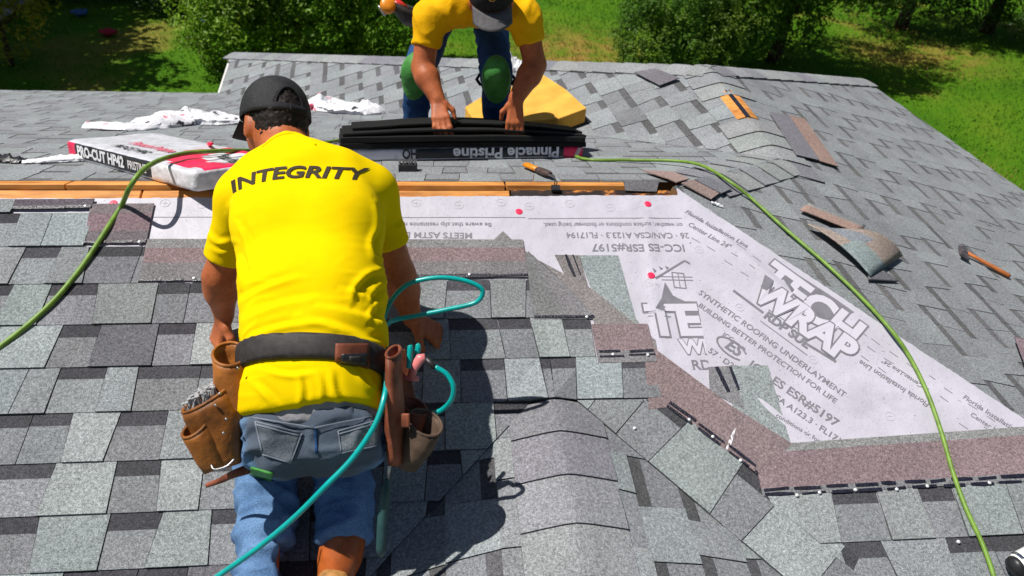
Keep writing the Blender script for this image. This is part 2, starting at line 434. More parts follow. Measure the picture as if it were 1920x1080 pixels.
# rows right of the valley
vR = fuv(1650, 916)[1]
gv = P0-np.array([0, 0, 0]); vd = nrm(FR.pt(P0[0]+1, P0[1]-1)-FR.pt(P0[0], P0[1]))       # right valley line, 45 degrees in plan
valR = [less(GR, FR), (-1, -1, P0[0]+P0[1]-.0)]
off = .19
for k in range(12):
    course(FR, P0[0], 3.2, vR-EXP*(k+1), vR-EXP*k, [(-1, -1, P0[0]+P0[1]+off), less(FR, RT)], 'front', .0045)
# shingle strip laid along the right valley
class Rot(Plane):
    def __init__(s, pl, u):
        s.a, s.b, s.c = pl.a, pl.b, pl.c; s.n = pl.n; s.o = pl.o.copy(); s.u = nrm(u); s.v = np.cross(s.n, s.u)
        if s.v[2] < 0: s.u = -s.u; s.v = -s.v
FV = Rot(FR, vd)
ua, va = FV.uv(P0); vt = FV.uv(FR.hit(1330, 822))[1]; vv0 = va-.003
course(FV, ua+.06, ua+3.4, vv0, vt, [(-1, -1, P0[0]+P0[1]-.01), (0, 1, .0-FR.hit(1180, 752)[1])], 'front', .0055, .2, scale=1.25)
pieces.sort(key=lambda q: -q[0])
rest = {}
for i, (ar, key, m) in enumerate(pieces):
    if i < 292: m.build('shingle', SH, slopes[key], tinted=True)
    else:
        r = rest.setdefault(key, MB()); b = len(r.V); r.V += m.V; r.F += [tuple(q+b for q in f) for f in m.F]; r.T += m.T
for key, r in rest.items():
    o = r.build('shingle_field', SH, slopes[key], tinted=True); o['kind'] = 'stuff'
print('pieces', len(pieces), 'smallest single', pieces[291][0])

# ---- exposed head laps, tar lines and odd pieces on the front slope
def lap(px, h, col, name='shingle_headlap', pl=None, key='front', th=.004, bands=None):
    pl = pl or FR
    h += .002; P = [pl.hit(*q) for q in px]; m = MB()
    if not bands: m.prism(P, pl.n, h-th, h, jit(col, .05))
    else:       # bands: list of (fraction from the bottom edge up, colour) across the strip: bottom edge = first two points
        m.prism(P, pl.n, h-th, h-.0006, jit(col, .05))
        A, B, Cc, D = P
        for f0, f1, c in bands:
            q = [A+(D-A)*f0, B+(Cc-B)*f0, B+(Cc-B)*f1, A+(D-A)*f1]
            m.prism(q, pl.n, h-.0005, h, jit(c, .05))
    return m.build(name, SH, slopes[key], tinted=True)
def tar(a, b, h, wdt=.011, pl=None, key='front', dash=.0, rows=1):
    pl = pl or FR
    h += .002; A, B = pl.hit(*a), pl.hit(*b); d = nrm(B-A); s = np.cross(pl.n, d); L = np.linalg.norm(B-A); m = MB()
    for r in range(rows):
        x = 0.
        while x < L:
            l = random.uniform(.04, .10) if dash else random.uniform(.1, .2)
            e = min(L, x+l); j0, j1 = random.uniform(-.002, .002), random.uniform(-.002, .002)
            w0 = wdt*random.uniform(.5, 1.0)/2*(.75 if rows > 1 else 1); o_ = s*(r*.014)
            q = [A+d*x+s*(-w0+j0)+o_, A+d*(x+e)/2+s*(-w0*1.3+j1)+o_, A+d*e+s*(-w0+j1)+o_, A+d*e+s*(w0+j1)+o_, A+d*(x+e)/2+s*(w0*1.2+j0)+o_, A+d*x+s*(w0+j0)+o_]
            m.prism(q, pl.n, h-.003, h+.0006); x = e+(random.uniform(.01, .03) if dash else .001)
    return m.build('sealant_line', TAR, slopes[key])
GY = (.23, .23, .235)
laps3 = [(0, .42, (.20, .19, .20)), (.42, .78, PINKG), (.78, 1, (.24, .24, .245))]
lap([(24, 397), (173, 394), (180, 377), (32, 378)], .010, (.13, .11, .13)); tar((26, 394), (174, 392), .012, .012)
lap([(160, 460), (276, 459), (291, 385), (172, 386)], .0085, (.19, .15, .165), bands=[(0, .3, (.17, .15, .165)), (.3, .75, (.215, .155, .17)), (.75, 1, (.2, .17, .18))]); tar((160, 458), (276, 456), .0105, .012, dash=1)
lap([(262, 530), (990, 522), (980, 452), (278, 451)], .0070, PINKG, bands=laps3); tar((262, 529), (420, 527), .009, .012, dash=1); tar((700, 522), (989, 519), .009, .016)
lap([(1000, 601), (1114, 600), (1085, 560), (990, 474)], .0075, (.2, .2, .21)); lap([(990, 520), (1000, 601), (1060, 601), (1000, 482), (984, 474)], .0078, (.2, .2, .21)); tar((1001, 598), (1113, 597), .0095, .014)
lap([(908, 468), (943, 436), (1012, 503), (988, 521)], .0060, GY)
lap([(1121, 683), (1230, 681), (1213, 610), (1108, 611)], .0085, PINKG, bands=[(0, .3, (.2, .2, .21)), (.3, 1, PINKG)]); tar((1123, 671), (1227, 668), .0105, .010, dash=1, rows=2)
# pink head lap of the strip along the valley, two lengths
lap([(1216, 770), (1249, 766), (1330, 824), (1372, 765), (1205, 640)], .0070, PINKG); lap([(1330, 824), (1420, 892), (1482, 834), (1372, 765)], .0084, PINKG)
lap([(1113, 604), (1123, 684), (1232, 682), (1248, 764), (1228, 640), (1112, 546), (1012, 492), (1085, 560)], .0065, (.235, .215, .215))
tar((1249, 763), (1418, 889), .0105, .013, dash=1, rows=2)
# loose light lengths laid up the slope under the strip
lap([(1085, 481), (1158, 481), (1192, 602), (1222, 640), (1110, 548)], .0050, PAL['light']); lap([(1040, 480), (1085, 481), (1104, 546), (1060, 520)], .0052, (.22, .2, .2)); tar((1060, 480), (1078, 521), .0062, .012); tar((1074, 480), (1088, 518), .0062, .007)
lap([(1110, 600), (1190, 598), (1228, 645), (1130, 585)], .0053, (.26, .29, .28))
lap([(1368, 688), (1438, 687), (1482, 836), (1372, 768)], .0050, PAL['light']); lap([(1328, 690), (1370, 688), (1395, 770), (1330, 736)], .0052, (.2, .2, .21)); tar((1341, 690), (1364, 737), .0062, .014); tar((1368, 690), (1385, 733), .0062, .010)
lap([(1428, 932), (2120, 893), (2120, 788), (1408, 838)], .0078, PINKG, bands=[(0, .14, (.2, .2, .215)), (.14, .84, PINKG), (.84, 1, (.26, .265, .265))]); tar((1432, 930), (2100, 895), .0098, .012, dash=1, rows=2)
for i_, q_ in enumerate([(163, 391), (264, 458), (366, 526), (880, 519), (1099, 598), (1213, 669), (1148, 668), (1334, 822), (1386, 866), (1290, 790), (1491, 931), (1533, 926), (1600, 921), (1677, 920), (1734, 914), (1850, 908), (1792, 1018), (1188, 806)]):
    P = FR.hit(*q_); m = MB(); m.lathe(P, FR.n, [(.0045, .005), (.0048, .0145), (.003, .0155), (.001, .0156)], 8); m.build('roofing_nail', NAILM, slopes['front'], True)
# ---- ridge sheathing boards left open, and the slot between them
def board(a, b, y0, y1, m=WOOD, th=.02, lift=0, pl=None, sk=0.):
    pl = pl or (FR if y1 <= 0 else BK)
    P = [pl.pt(a, y0), pl.pt(b, y0+sk), pl.pt(b, y1+sk), pl.pt(a, y1)]; q = MB(); q.prism(P, pl.n, -th, lift)
    return bevel(q.build('sheathing_board', m, slopes['front' if pl is FR else 'back']), .002, 1)
xb = [XL, -3.4, fuv(270, 345)[0], fuv(506, 345)[0], fuv(955, 345)[0], E0[0]-.01]
for i in range(5):
    board(xb[i]+.004, xb[i+1]-.002, -.115, -.014+random.uniform(-.003, .002), WOODT if i == 4 else WOOD, lift=.0)
xb = [XL, -3.0, fuv(115, 345)[0], fuv(560, 345)[0], fuv(950, 345)[0], E0[0]-.06]
for i in range(5):
    board(xb[i]+.002, xb[i+1]-.004,        .030+random.uniform(-.003, .004), .12, WOOD, lift=0)
for x in np.arange(XL+.2, E0[0]-.1, .42):
    q = MB()
    for pl, y0, y1 in ((FR, -.4, -.004), (BK, .4, .004)):
        q.prism([pl.pt(x, y0), pl.pt(x+.038, y0), pl.pt(x+.038, y1), pl.pt(x, y1)], (0, 0, 1), -.16, -.034)
    q.build('rafter', WOOD, house)
q = MB(); q.box((XL, -.012, -.16), (E0[0]-XL-.1, 0, 0), (0, .03, 0), (0, 0, -.1)); q.build('ridge_beam', DECK, house)
# ---- cap shingles along ridges and hips
capn = [0]
def caps(A, B, pl, pr, wdt=.15, key='back', exp=.14, skip=(), start=0., rnd=.03, lift=.012, end_open=False):
    A, B = np.asarray(A, float), np.asarray(B, float); d = nrm(B-A); L = np.linalg.norm(B-A)
    sl = np.cross(pl.n, d); sr = np.cross(pr.n, d)
    if sl@(pr.n) > 0: sl = -sl
    if sr@(pl.n) > 0: sr = -sr
    # side vectors point away from the ridge, down each slope
    sl = sl if sl[2] <= 0 else -sl; sr = sr if sr[2] <= 0 else -sr
    nm = nrm(pl.n+pr.n); x = start
    while x < L:
        e = min(L, x+exp+random.uniform(-.008, .008))
        if not any(a <= (x+e)/2 <= b for a, b in skip):
            m = MB(); rowsV = []
            c0 = random.choice([(.27, .28, .29), (.27, .28, .29), (.29, .305, .31), (.22, .22, .245), (.29, .31, .31)]); c0 = jit(c0, .06)
            sk = random.uniform(-.004, .004); rr_ = .034
            for f, hh in ((x+.001+sk, .0150), (e-.001+.012, .0085)):
                row = []
                for s_, ks in ((sl, (1, .75, .5, .3, .15)), (None, (0,)), (sr, (.15, .3, .5, .75, 1))):
                    for k in ks:
                        q = A+d*f+(0 if s_ is None else s_)*(k*wdt)
                        dd = k*wdt*.95; drop = T*(math.sqrt(dd*dd+rr_*rr_)-dd)
                        row.append(q+np.array([0, 0, hh+lift-.010-drop*.75]))
                rowsV.append(row)
            n = len(rowsV[0]); V = rowsV[0]+rowsV[1]+[v-nm*.012 for v in rowsV[0]]
            Fc = [(i, i+1, n+i+1, n+i) for i in range(n-1)]+[(2*n+i, 2*n+i+1, i+1, i) for i in range(n-1)]
            # side skirts
            V += [v-nm*.010 for v in rowsV[1]]
            Fc += [(0, n, 3*n, 2*n), (n-1, 2*n-1+n, 4*n-1, 2*n-1)]
            Tn = [c0]*(n-1)+[tuple(q*.4 for q in c0)]*(n+1)
            m.add(V, Fc, Tn); o = m.build('ridge_cap_shingle', SH, slopes[key], tinted=True, smooth=False)
            capn[0] += 1
        x = e
G0 = np.array([P0[0], FR.hit(1040, 766)[1], P0[2]])
caps(P0+np.array([0, GE-P0[1], 0]), G0, GL, GR, .14, 'gable', .146, start=.06, lift=.008)
wl_ = np.linalg.norm(RE-J); wd_ = nrm(RE-J)
slot0, slot1 = wl_*.40, wl_*.70
Jn = J-wd_*.16
caps(Jn, RE+wd_*.03, LF, RT, .155, 'left', .14, lift=.008, skip=[(slot0+.16, slot1+.16)])
HLe, HRe = onz(LF, FH, EAVE), RV0
caps(HLe, RE, LF, FH, .12, 'left', .15); caps(HRe, RE, RT, FH, .12, 'right', .15)
caps(E0+nrm(J-E0)*.22, J, BK, RT, .13, 'right', .15, lift=.008)
# wing ridge slot: two orange boards, solid dark strip painted for the shade between
sq = MB()
for s_, pl in ((1, LF), (-1, RT)):
    sd = nrm(np.cross(pl.n, wd_)); sd = sd if sd[2] < 0 else -sd
    a = J+wd_*slot0+sd*.012; q = MB(); q.prism([a, a+wd_*(slot1-slot0), a+wd_*(slot1-slot0)+sd*.044, a+sd*.044], pl.n, .0, .006)
    bevel(q.build('sheathing_board', WOOD, slopes['left']), .002, 1)
q = MB(); q.box(J+wd_*slot0-np.array([.012, 0, .004]), wd_*(slot1-slot0), (.024, 0, 0), (0, 0, .006)); q.build('slot_shade_strip', TAR, slopes['left'])
# odd torn lengths beside the wing ridge
lap([(1478, 222), (1505, 228), (1568, 318), (1535, 308)], .016, (.33, .23, .2), pl=RT, key='right')
lap([(1440, 215), (1476, 222), (1533, 306), (1490, 296)], .0155, (.2, .2, .225), pl=RT, key='right')
lap([(1205, 327), (1262, 330), (1292, 343), (1268, 350), (1250, 342)], .015, (.30, .22, .2), pl=BK, key='back')
lap([(1274, 349), (1296, 343), (1345, 368), (1330, 379)], .013, (.30, .22, .2), pl=RT, key='right')
lap([(1298, 344), (1322, 338), (1368, 361), (1348, 370)], .017, (.2, .2, .23), pl=RT, key='right')
lap([(1190, 142), (1230, 135), (1275, 153), (1238, 167)], .022, (.16, .15, .17), pl=LF, key='left')
lap([(1168, 342), (1235, 341), (1230, 362), (1172, 360)], .006, (.14, .14, .15), pl=FR)

# ------------------------------------------------------------------ underlayment sheets with their print
def uheight(P, k):
    x, y = P[0], P[1]
    w_ = noise.noise(Vector((x*4.1, y*4.1, k*9.))) + .5*noise.noise(Vector((x*11., y*11., k*5.)))
    h = (.0022 if k == 1 else .0038) + .0015*(w_+.4)+.0012*max(0, noise.noise(Vector((x*3+y*7, y*3-x*4, k*3.))))**.7
    if k == 1:      # pleat running down from the cap nail
        dx = x-UX-.09*(y+.05); h += .0035*math.exp(-(dx/.018)**2)*min(1, max(0, -(y+.04)*9))
    else:
        q = np.array([x-E0[0], y]); e = q@np.array([1, -1])/1.414; f = q@np.array([1, 1])/1.414
        h += .006*math.exp(-((f+.085-.02*math.sin(e*7))/.017)**2)*math.exp(-((e-.35)/.28)**2) + .004*math.exp(-((f+.42+.1*e)/.016)**2)*math.exp(-((e-.75)/.2)**2)
    return h
UX = FR.hit(1214, 400)[0]
def sheet(name, corners, k, nu, nv, label):
    A, B, B2, A2 = [FR.hit(*q) for q in corners]; V = []; Fc = []
    for j in range(nv+1):
        for i in range(nu+1):
            u, v = i/nu, j/nv; P = (A*(1-u)+B*u)*(1-v)+(A2*(1-u)+B2*u)*v
            if (i in (0, nu) or j == 0): P = P+FR.v*random.uniform(-.0015, .0015)+FR.u*random.uniform(-.0015, .0015)
            V.append(P+FR.n*uheight(P, k))
    Fc = [(j*(nu+1)+i, (j+1)*(nu+1)+i, (j+1)*(nu+1)+i+1, j*(nu+1)+i+1) for j in range(nv) for i in range(nu)]
    c = FR.hit(*corners[0]); o = thing(name, label, 'underlayment', c)
    mesh('membrane', V, Fc, UND, o, True)
    return o
U1 = sheet('underlayment_sheet', [(-700, 377), (1282, 367), (1362, 770), (-700, 600)], 1, 260, 40, 'pale roofing membrane along the ridge, printed upside down')
U2 = sheet('underlayment_sheet', [(1268, 354), (2150, 941), (1560, 1000), (1347, 790)], 2, 140, 90, 'pale roofing membrane along the hip with big TECH WRAP print')
LAY = {1: .0007, 2: .0007}
def put_print(par, V, Fc, k, m, name='print', dh=0.):
    mesh(name, [P+FR.n*(uheight(P, k)+.0009+dh) for P in V], Fc, m, par)
def ptext(par, s, a, b, k, bold=.012, shear=0., m=None, tall=1., dh=0., grow=0.):
    V, Fc = text_geo(s, bold, shear); x0, x1 = V[:, 0].min(), V[:, 0].max()
    A, B = FR.hit(*a), FR.hit(*b); e = B-A; L = np.linalg.norm(e); e = e/L; f = np.cross(FR.n, e); sc = L/(x1-x0)
    put_print(par, [A+e*((v[0]-x0)*sc)+f*(v[1]*sc*tall) for v in V], Fc, k, m or INK, 'printed_text', dh)
    if grow:
        V, Fc = text_geo(s, grow, shear); put_print(par, [A+e*((v[0]-x0)*sc)+f*(v[1]*sc*tall) for v in V], Fc, k, INKW, 'printed_text', dh+.0008)
def stroke(par, px, wdt, k, m=None, closed=False, dh=0.):
    P = [FR.hit(*q) for q in px]
    if closed: P.append(P[0])
    V = []; Fc = []
    for a, b in zip(P[:-1], P[1:]):
        d = b-a; L = np.linalg.norm(d); d /= L; s = np.cross(FR.n, d)*wdt/2; n_ = max(1, int(L/.03))
        for i in range(n_):
            q = len(V); p0, p1 = a+d*L*i/n_, a+d*L*(i+1)/n_; V += [p0-s, p1-s, p1+s, p0+s]; Fc.append((q, q+1, q+2, q+3))
    put_print(par, V, Fc, k, m or INK, 'print_line', dh)
def blot(par, px, k, m=None, dh=0.):
    P = [FR.hit(*q) for q in px]; bm = bmesh.new(); bm.faces.new([bm.verts.new(p) for p in P]); bmesh.ops.triangulate(bm, faces=bm.faces[:])
    bmesh.ops.subdivide_edges(bm, edges=bm.edges[:], cuts=3, use_grid_fill=True); bmesh.ops.triangulate(bm, faces=bm.faces[:])
    bm.normal_update()
    V = [np.array(v.co[:]) for v in bm.verts]; bm.verts.index_update(); Fc = [tuple(v.index for v in f.verts) if f.normal.z > 0 else tuple(v.index for v in f.verts)[::-1] for f in bm.faces]; bm.free()
    put_print(par, V, Fc, k, m or INK, 'print', dh)
def ring(par, c, r, k, cross=True):
    P = FR.hit(*c); pts = [P+r*(math.cos(a)*FR.u+math.sin(a)*FR.v) for a in np.linspace(0, 2*math.pi, 15)[:-1]]
    V = []; Fc = []
    n_ = len(pts)
    for i in range(n_): V += [P+(pts[i]-P)*.93, P+(pts[i]-P)*1.03]
    for i in range(n_): j = (i+1) % n_; Fc.append((2*i, 2*i+1, 2*j+1, 2*j))
    if cross:
        for a, b in ((FR.u, FR.v), (FR.v, FR.u)):
            q = len(V); V += [P-a*r*.6-b*.0007, P+a*r*.6-b*.0007, P+a*r*.6+b*.0007, P-a*r*.6+b*.0007]; Fc.append((q, q+1, q+2, q+3))
    put_print(par, V, Fc, k, INKL, 'print_mark')
INKL = mat('faint_print', (.47, .45, .5), .6, .3)
# sheet along the ridge: upside-down lines
stroke(U1, [(-300, 408), (985, 409)], .0022, 1); stroke(U1, [(990, 411), (1283, 410)], .0022, 1)
ptext(U1, 'Be aware that slip resistance may', (921, 419), (742, 418), 1, .012, tall=1.05); ptext(U1, 'MEETS ASTM D', (885, 438), (756, 436), 1, .016, tall=1.0)
ptext(U1, 'dependent on weather, surface conditions or footwear being used.', (1330, 419), (1019, 419), 1, tall=1.2); ptext(U1, '26 \u00b7 CAN/CSA A123.3 \u00b7 FL17194', (1290, 438), (1061, 437), 1, .014, tall=1.1)
ptext(U1, ') ICC-ES ESR#5197', (1297, 460), (1108, 459), 1, .018)
for c in ((725, 388), (780, 382), (860, 386), (939, 381), (992, 388), (1068, 383), (1144, 391), (380, 385), (310, 382)): ring(U1, c, .016, 1)
ring(U1, (1216, 532), .013, 1)
# lower corner of that sheet: house emblem and the start of the trade name
stroke(U1, [(1228, 524), (1283, 490), (1320, 510)], .007, 1); stroke(U1, [(1238, 520), (1330, 521)], .003, 1); stroke(U1, [(1240, 526), (1330, 527)], .003, 1)
stroke(U1, [(1259, 512), (1281, 514), (1286, 542), (1264, 540)], .004, 1, closed=True); stroke(U1, [(1270, 513), (1275, 541)], .003, 1); stroke(U1, [(1261, 526), (1284, 527)], .003, 1)
blot(U1, [(1246, 530), (1262, 556), (1284, 566), (1318, 566), (1322, 600), (1228, 580), (1240, 560)], 1)
for q in ([(1222, 504), (1230, 510), (1226, 514)], [(1234, 500), (1238, 508), (1243, 505)], [(1246, 500), (1250, 507), (1254, 503)], [(1226, 533), (1238, 540), (1230, 536)]): blot(U1, q, 1)
ptext(U1, 'TE', (1212, 629), (1323, 627), 1, .085, grow=.045); stroke(U1, [(1214, 594), (1258, 595)], .003, 1); ptext(U1, 'WR', (1274, 664), (1352, 662), 1, .085, grow=.045, dh=.0004)
ptext(U1, 'RDP', (1299, 694), (1350, 693), 1, .02)
# sheet along the hip
ptext(U2, 'Florida Installation Line', (1283, 401), (1399, 467), 2, .012, .15, tall=1.1); ptext(U2, 'Center Line 24"', (1289, 424), (1366, 470), 2, .012, .15, tall=1.1)
for a, b in (((1292, 404), (1318, 420)), ((1325, 425), (1340, 434)), ((1380, 460), (1398, 471)), ((1296, 447), (1312, 457)), ((1325, 464), (1340, 473)), ((1410, 482), (1425, 492)), ((1370, 476), (1382, 483)), ((1357, 490), (1372, 499)), ((1388, 511), (1403, 520)), ((1404, 498), (1414, 506)),
             ((1608, 620), (1624, 632)), ((1632, 636), (1648, 648)), ((1666, 660), (1682, 671)), ((1624, 651), (1640, 662)), ((1656, 673), (1674, 684)), ((1698, 682), (1715, 694)), ((1612, 668), (1628, 679)), ((1645, 690), (1660, 701)), ((1690, 698), (1705, 708)), ((1740, 705), (1752, 713)), ((1768, 728), (1784, 739)), ((1726, 722), (1740, 731)), ((1760, 744), (1776, 755)), ((1796, 795), (1812, 806)), ((1812, 758), (1830, 769)), ((1848, 781), (1864, 792)), ((1842, 801), (1858, 812)), ((1884, 806), (1900, 817))):
    stroke(U2, [a, b], .0022, 2)
blot(U2, [(1461, 493), (1480, 510), (1500, 520), (1556, 556), (1600, 587), (1575, 598), (1545, 620), (1538, 624), (1500, 580), (1462, 515)], 2)
ptext(U2, 'TECH', (1414, 522), (1594, 655), 2, .085, tall=1.12, grow=.045); ptext(U2, 'WRAP', (1400, 552), (1588, 688), 2, .085, tall=1.12, dh=.0009, grow=.045)
ptext(U2, 'RDP SUL', (1430, 596), (1512, 656), 2, .05, tall=1.05); stroke(U2, [(1374, 546), (1430, 588)], .009, 2); stroke(U2, [(1508, 645), (1566, 680)], .009, 2); stroke(U2, [(1424, 603), (1512, 668)], .003, 2); stroke(U2, [(1440, 582), (1510, 630)], .003, 2)
ring(U2, (1590, 662), .014, 2, False); ptext(U2, 'TM', (1583, 660), (1597, 670), 2, .01)
ptext(U2, 'SYNTHETIC ROOFING UNDERLAYMENT', (1308, 552), (1581, 747), 2, .012, tall=1.0); ptext(U2, 'BUILDING BETTER PROTECTION FOR LIFE', (1308, 576), (1564, 758), 2, .012, tall=1.0)
ptext(U2, 'ICC', (1353, 631), (1371, 643), 2, .012, tall=1.1); ptext(U2, 'ES', (1357, 652), (1385, 672), 2, .03, .2, tall=1.1)
cc = FR.hit(1371, 655); e1 = nrm(FR.pt(1, -1)-FR.pt(0, 0)); e2 = np.cross(FR.n, e1)
stroke(U2, [proj(cc+.052*math.cos(a)*e1+.026*math.sin(a)*e2) for a in np.linspace(.6, 5.6, 14)], .006, 2)
ptext(U2, '57 \u00b7 D226', (1326, 661), (1386, 703), 2, .015); ptext(U2, 'ICC-ES ESR#5197', (1402, 688), (1566, 803), 2, .02, tall=1.0)
ptext(U2, 'CSA A123.3 \u00b7 FL17194', (1440, 742), (1590, 846), 2, .015); ptext(U2, 'conditions or footwear', (1452, 783), (1565, 850), 2, .012)
ptext(U2, 'Florida Installation Line', (1741, 758), (1612, 676), 2, .012, .15, tall=1.1); ptext(U2, 'Center Line 24"', (1729, 723), (1654, 674), 2, .012, .15, tall=1.1)
ptext(U2, 'Florida Installation Line', (1803, 748), (1932, 832), 2, .012, .15, tall=1.1); ptext(U2, 'Center Line 24"', (1817, 781), (1902, 836), 2, .012, .15, tall=1.1)
for c in ((1386, 578), (1523, 676), (1667, 782), (1310, 470)): ring(U2, c, .014, 2)
def cap_nail(px, par, k, pl=FR, h=0.):
    P = pl.hit(*px); P = P+pl.n*(uheight(P, k) if k else h)
    m = MB(); m.lathe(P, pl.n, [(.0125, .0), (.0125, .0015), (.010, .0028), (.004, .003), (.0035, .0042), (.001, .0045)], 12); m.build('cap_nail', PINK, par)
for q in ((1214, 384), (973, 398), (1220, 519), (213, 382)): cap_nail(q, U1, 1)

# ------------------------------------------------------------------ hoses
GREEN = varied('green_rubber', (.15, .27, .035), .45, .35, 40, .75, 1.2, .25, .001, 200)
TEAL = varied('teal_rubber', (.0, .36, .34), .3, .5, 30, .85, 1.1, .15, .001, 150)
BLACKP = varied('black_plastic', (.018, .018, .02), .4, .4, 40, .7, 1.4, .2, .001)
STEEL = varied('worn_steel', (.45, .45, .46), .35, .5, 60, .6, 1.1, .2, .001, metal=.9)
hp = [(FR, -160, 760, .013), (FR, 0, 650, .013), (FR, 90, 575, .016), (FR, 150, 505, .016), (FR, 200, 430, .017), (FR, 228, 385, .014), (BK, 243, 352, .03), (BK, 266, 321, .075), (BK, 300, 300, .092), (BK, 350, 287, .094), (BK, 410, 283, .09), (BK, 470, 282, .06), (BK, 540, 277, .03), (BK, 640, 262, .012), (BK, 720, 240, .012), (BK, 850, 233, .012), (BK, 980, 240, .012), (BK, 1050, 268, .012), (BK, 1090, 297, .010), (BK, 1180, 300, .014), (BK, 1270, 302, .024), (BK, 1320, 312, .026), (RT, 1370, 342, .026),
      (RT, 1410, 373, .016), (RT, 1470, 427, .016), (RT, 1540, 487, .016), (RT, 1610, 553, .016), (RT, 1670, 618, .017), (FR, 1706, 670, .016), (FR, 1738, 735, .013), (FR, 1765, 810, .014), (FR, 1785, 880, .016), (FR, 1810, 950, .02), (FR, 1842, 1020, .02), (FR, 1865, 1085, .02), (FR, 1880, 1140, .02)]
m = MB(); hpath = spline([pl.hit(a, b, h) for pl, a, b, h in hp], 7); m.tube(hpath, list(np.interp(np.linspace(0, 1, len(hpath)), [0, .45, .6, 1], [.0082, .0075, .0062, .0062])), 10)
o = m.build('air_hose', GREEN, None, True); tag(o, 'long green air hose snaking across the roof on both sides', 'hose')

# ------------------------------------------------------------------ shingle bundles
WRAPM, wt_ = tinted('printed_wrapper', .35, .5); wn = noise_tex(WRAPM, 26, 4); setc(WRAPM, mul(WRAPM, wt_, ramp(WRAPM, wn, [(.3, .78), (.6, 1.05)]))); bump(WRAPM, noise_tex(WRAPM, 38, 4), .7, .006)
WHT = (.74, .74, .78); BLK = (.02, .02, .024); PNK = (.80, .02, .10); GRYP = (.3, .3, .34)
def wrapped(name, O, ex, ey, ez, L, W, H, label, tint_fn, nx=34, ny=14, nz=6, amp=.004, seed=0., bend=0., name2='wrapper'):
    """soft-cornered parcel of size L x W x H, origin at a bottom corner"""
    root = thing(name, label, 'shingle bundle', O+ex*L/2+ey*W/2)
    idx = {}; V = []; Fc = []; Tn = []
    def vert(i, j, k):
        if (i, j, k) in idx: return idx[i, j, k]
        p = np.array([i/nx*L, j/ny*W, k/nz*H]); r = min(.016, H*.3)
        q = np.clip(p, [r, r, r], [L-r, W-r, H-r]); d = p-q; l = np.linalg.norm(d)
        if l > 1e-9: p = q+d/l*r
        n_ = Vector(p*16+np.array([seed, 0, 0])); dn = noise.noise(n_)*amp+noise.noise(n_*2.7)*amp*.5
        c = p-np.array([L/2, W/2, H/2]); c = c/np.array([L, W, H]); dd = np.zeros(3); ax = int(np.argmax(abs(c))); dd[ax] = np.sign(c[ax])
        p = p+dd*dn; p[2] += bend*math.sin(math.pi*p[0]/L)-.0*p[0]
        idx[i, j, k] = len(V); V.append(O+ex*p[0]+ey*p[1]+ez*max(p[2], .001)); return idx[i, j, k]
    def quad(a, b, c, d, face, u, v): Fc.append((vert(*a), vert(*b), vert(*c), vert(*d))); Tn.append(tint_fn(face, u, v))
    for i in range(nx):
        for j in range(ny):
            quad((i, j, nz), (i+1, j, nz), (i+1, j+1, nz), (i, j+1, nz), 'top', (i+.5)/nx, (j+.5)/ny); quad((i, j, 0), (i, j+1, 0), (i+1, j+1, 0), (i+1, j, 0), 'bot', 0, 0)
        for k in range(nz):
            quad((i, 0, k), (i+1, 0, k), (i+1, 0, k+1), (i, 0, k+1), 'front', (i+.5)/nx, (k+.5)/nz); quad((i, ny, k), (i, ny, k+1), (i+1, ny, k+1), (i+1, ny, k), 'back', (i+.5)/nx, (k+.5)/nz)
    for j in range(ny):
        for k in range(nz):
            quad((0, j, k), (0, j, k+1), (0, j+1, k+1), (0, j+1, k), 'end0', (j+.5)/ny, (k+.5)/nz); quad((nx, j, k), (nx, j+1, k), (nx, j+1, k+1), (nx, j, k+1), 'end1', (j+.5)/ny, (k+.5)/nz)
    mesh(name2, V, Fc, WRAPM, root, True, Tn)
    return root
def face_text(root, s, O, e, f, n_, L, bold, shear, m, hgt=None, off_=.004, name='printed_text'):
    V, Fc = text_geo(s, bold, shear); x0, x1 = V[:, 0].min(), V[:, 0].max(); sc = L/(x1-x0); sy = sc if hgt is None else hgt/.73
    return mesh(name, [O+e*((v[0]-x0)*sc)+f*(v[1]*sy)+n_*off_ for v in V], Fc, m, root)
LTXT = mat('wrapper_white_print', (.78, .78, .8), .4, .4); RTXT = mat('wrapper_pink_print', (.7, .12, .2), .4, .4); KTXT = mat('wrapper_black_print', (.03, .03, .035), .4, .4)
# left, unopened: long printed side faces the camera
A_, D_ = BK.hit(122, 263, .07)-BK.n*.07, BK.hit(362, 322, .07)-BK.n*.07
ex = nrm(D_-A_); ey = np.cross(BK.n, ex); Lb = np.linalg.norm(D_-A_)
def tf(face, u, v):
    if face == 'front':
        if u < .09: return PNK
        return BLK if u < .70 and .12 < v < .95 else WHT
    if face == 'end0': return PNK
    if face == 'top':
        d = math.hypot((u-.86)/.30, (v-.62)/.62)
        if d < .42 : return WHT if (u*37 % 1 > .35) else GRYP
        if d < .9: return PNK
        return (.60, .60, .66)
    return WHT
b1 = wrapped('shingle_bundle', A_, ex, ey, BK.n, Lb, .36, .072, 'sealed white bundle with black printed side, left of the yellow shirt', tf, 48, 18, 6, .003, 3.)
face_text(b1, 'PRO-CUT HP42', A_+ex*.11*Lb+BK.n*.024-ey*.0, ex, BK.n, -ey, .40*Lb, .04, .1, LTXT, .040, .0035)
face_text(b1, 'PRISTINE', A_+ex*.54*Lb+BK.n*.026, ex, BK.n, -ey, .14*Lb, .02, .1, LTXT, .03, .0035)
face_text(b1, 'Pinnacle Pristine', A_+ex*.28*Lb+ey*.12+BK.n*.072, ex, ey, BK.n, .32*Lb, .03, 0, RTXT, .05, .0035)
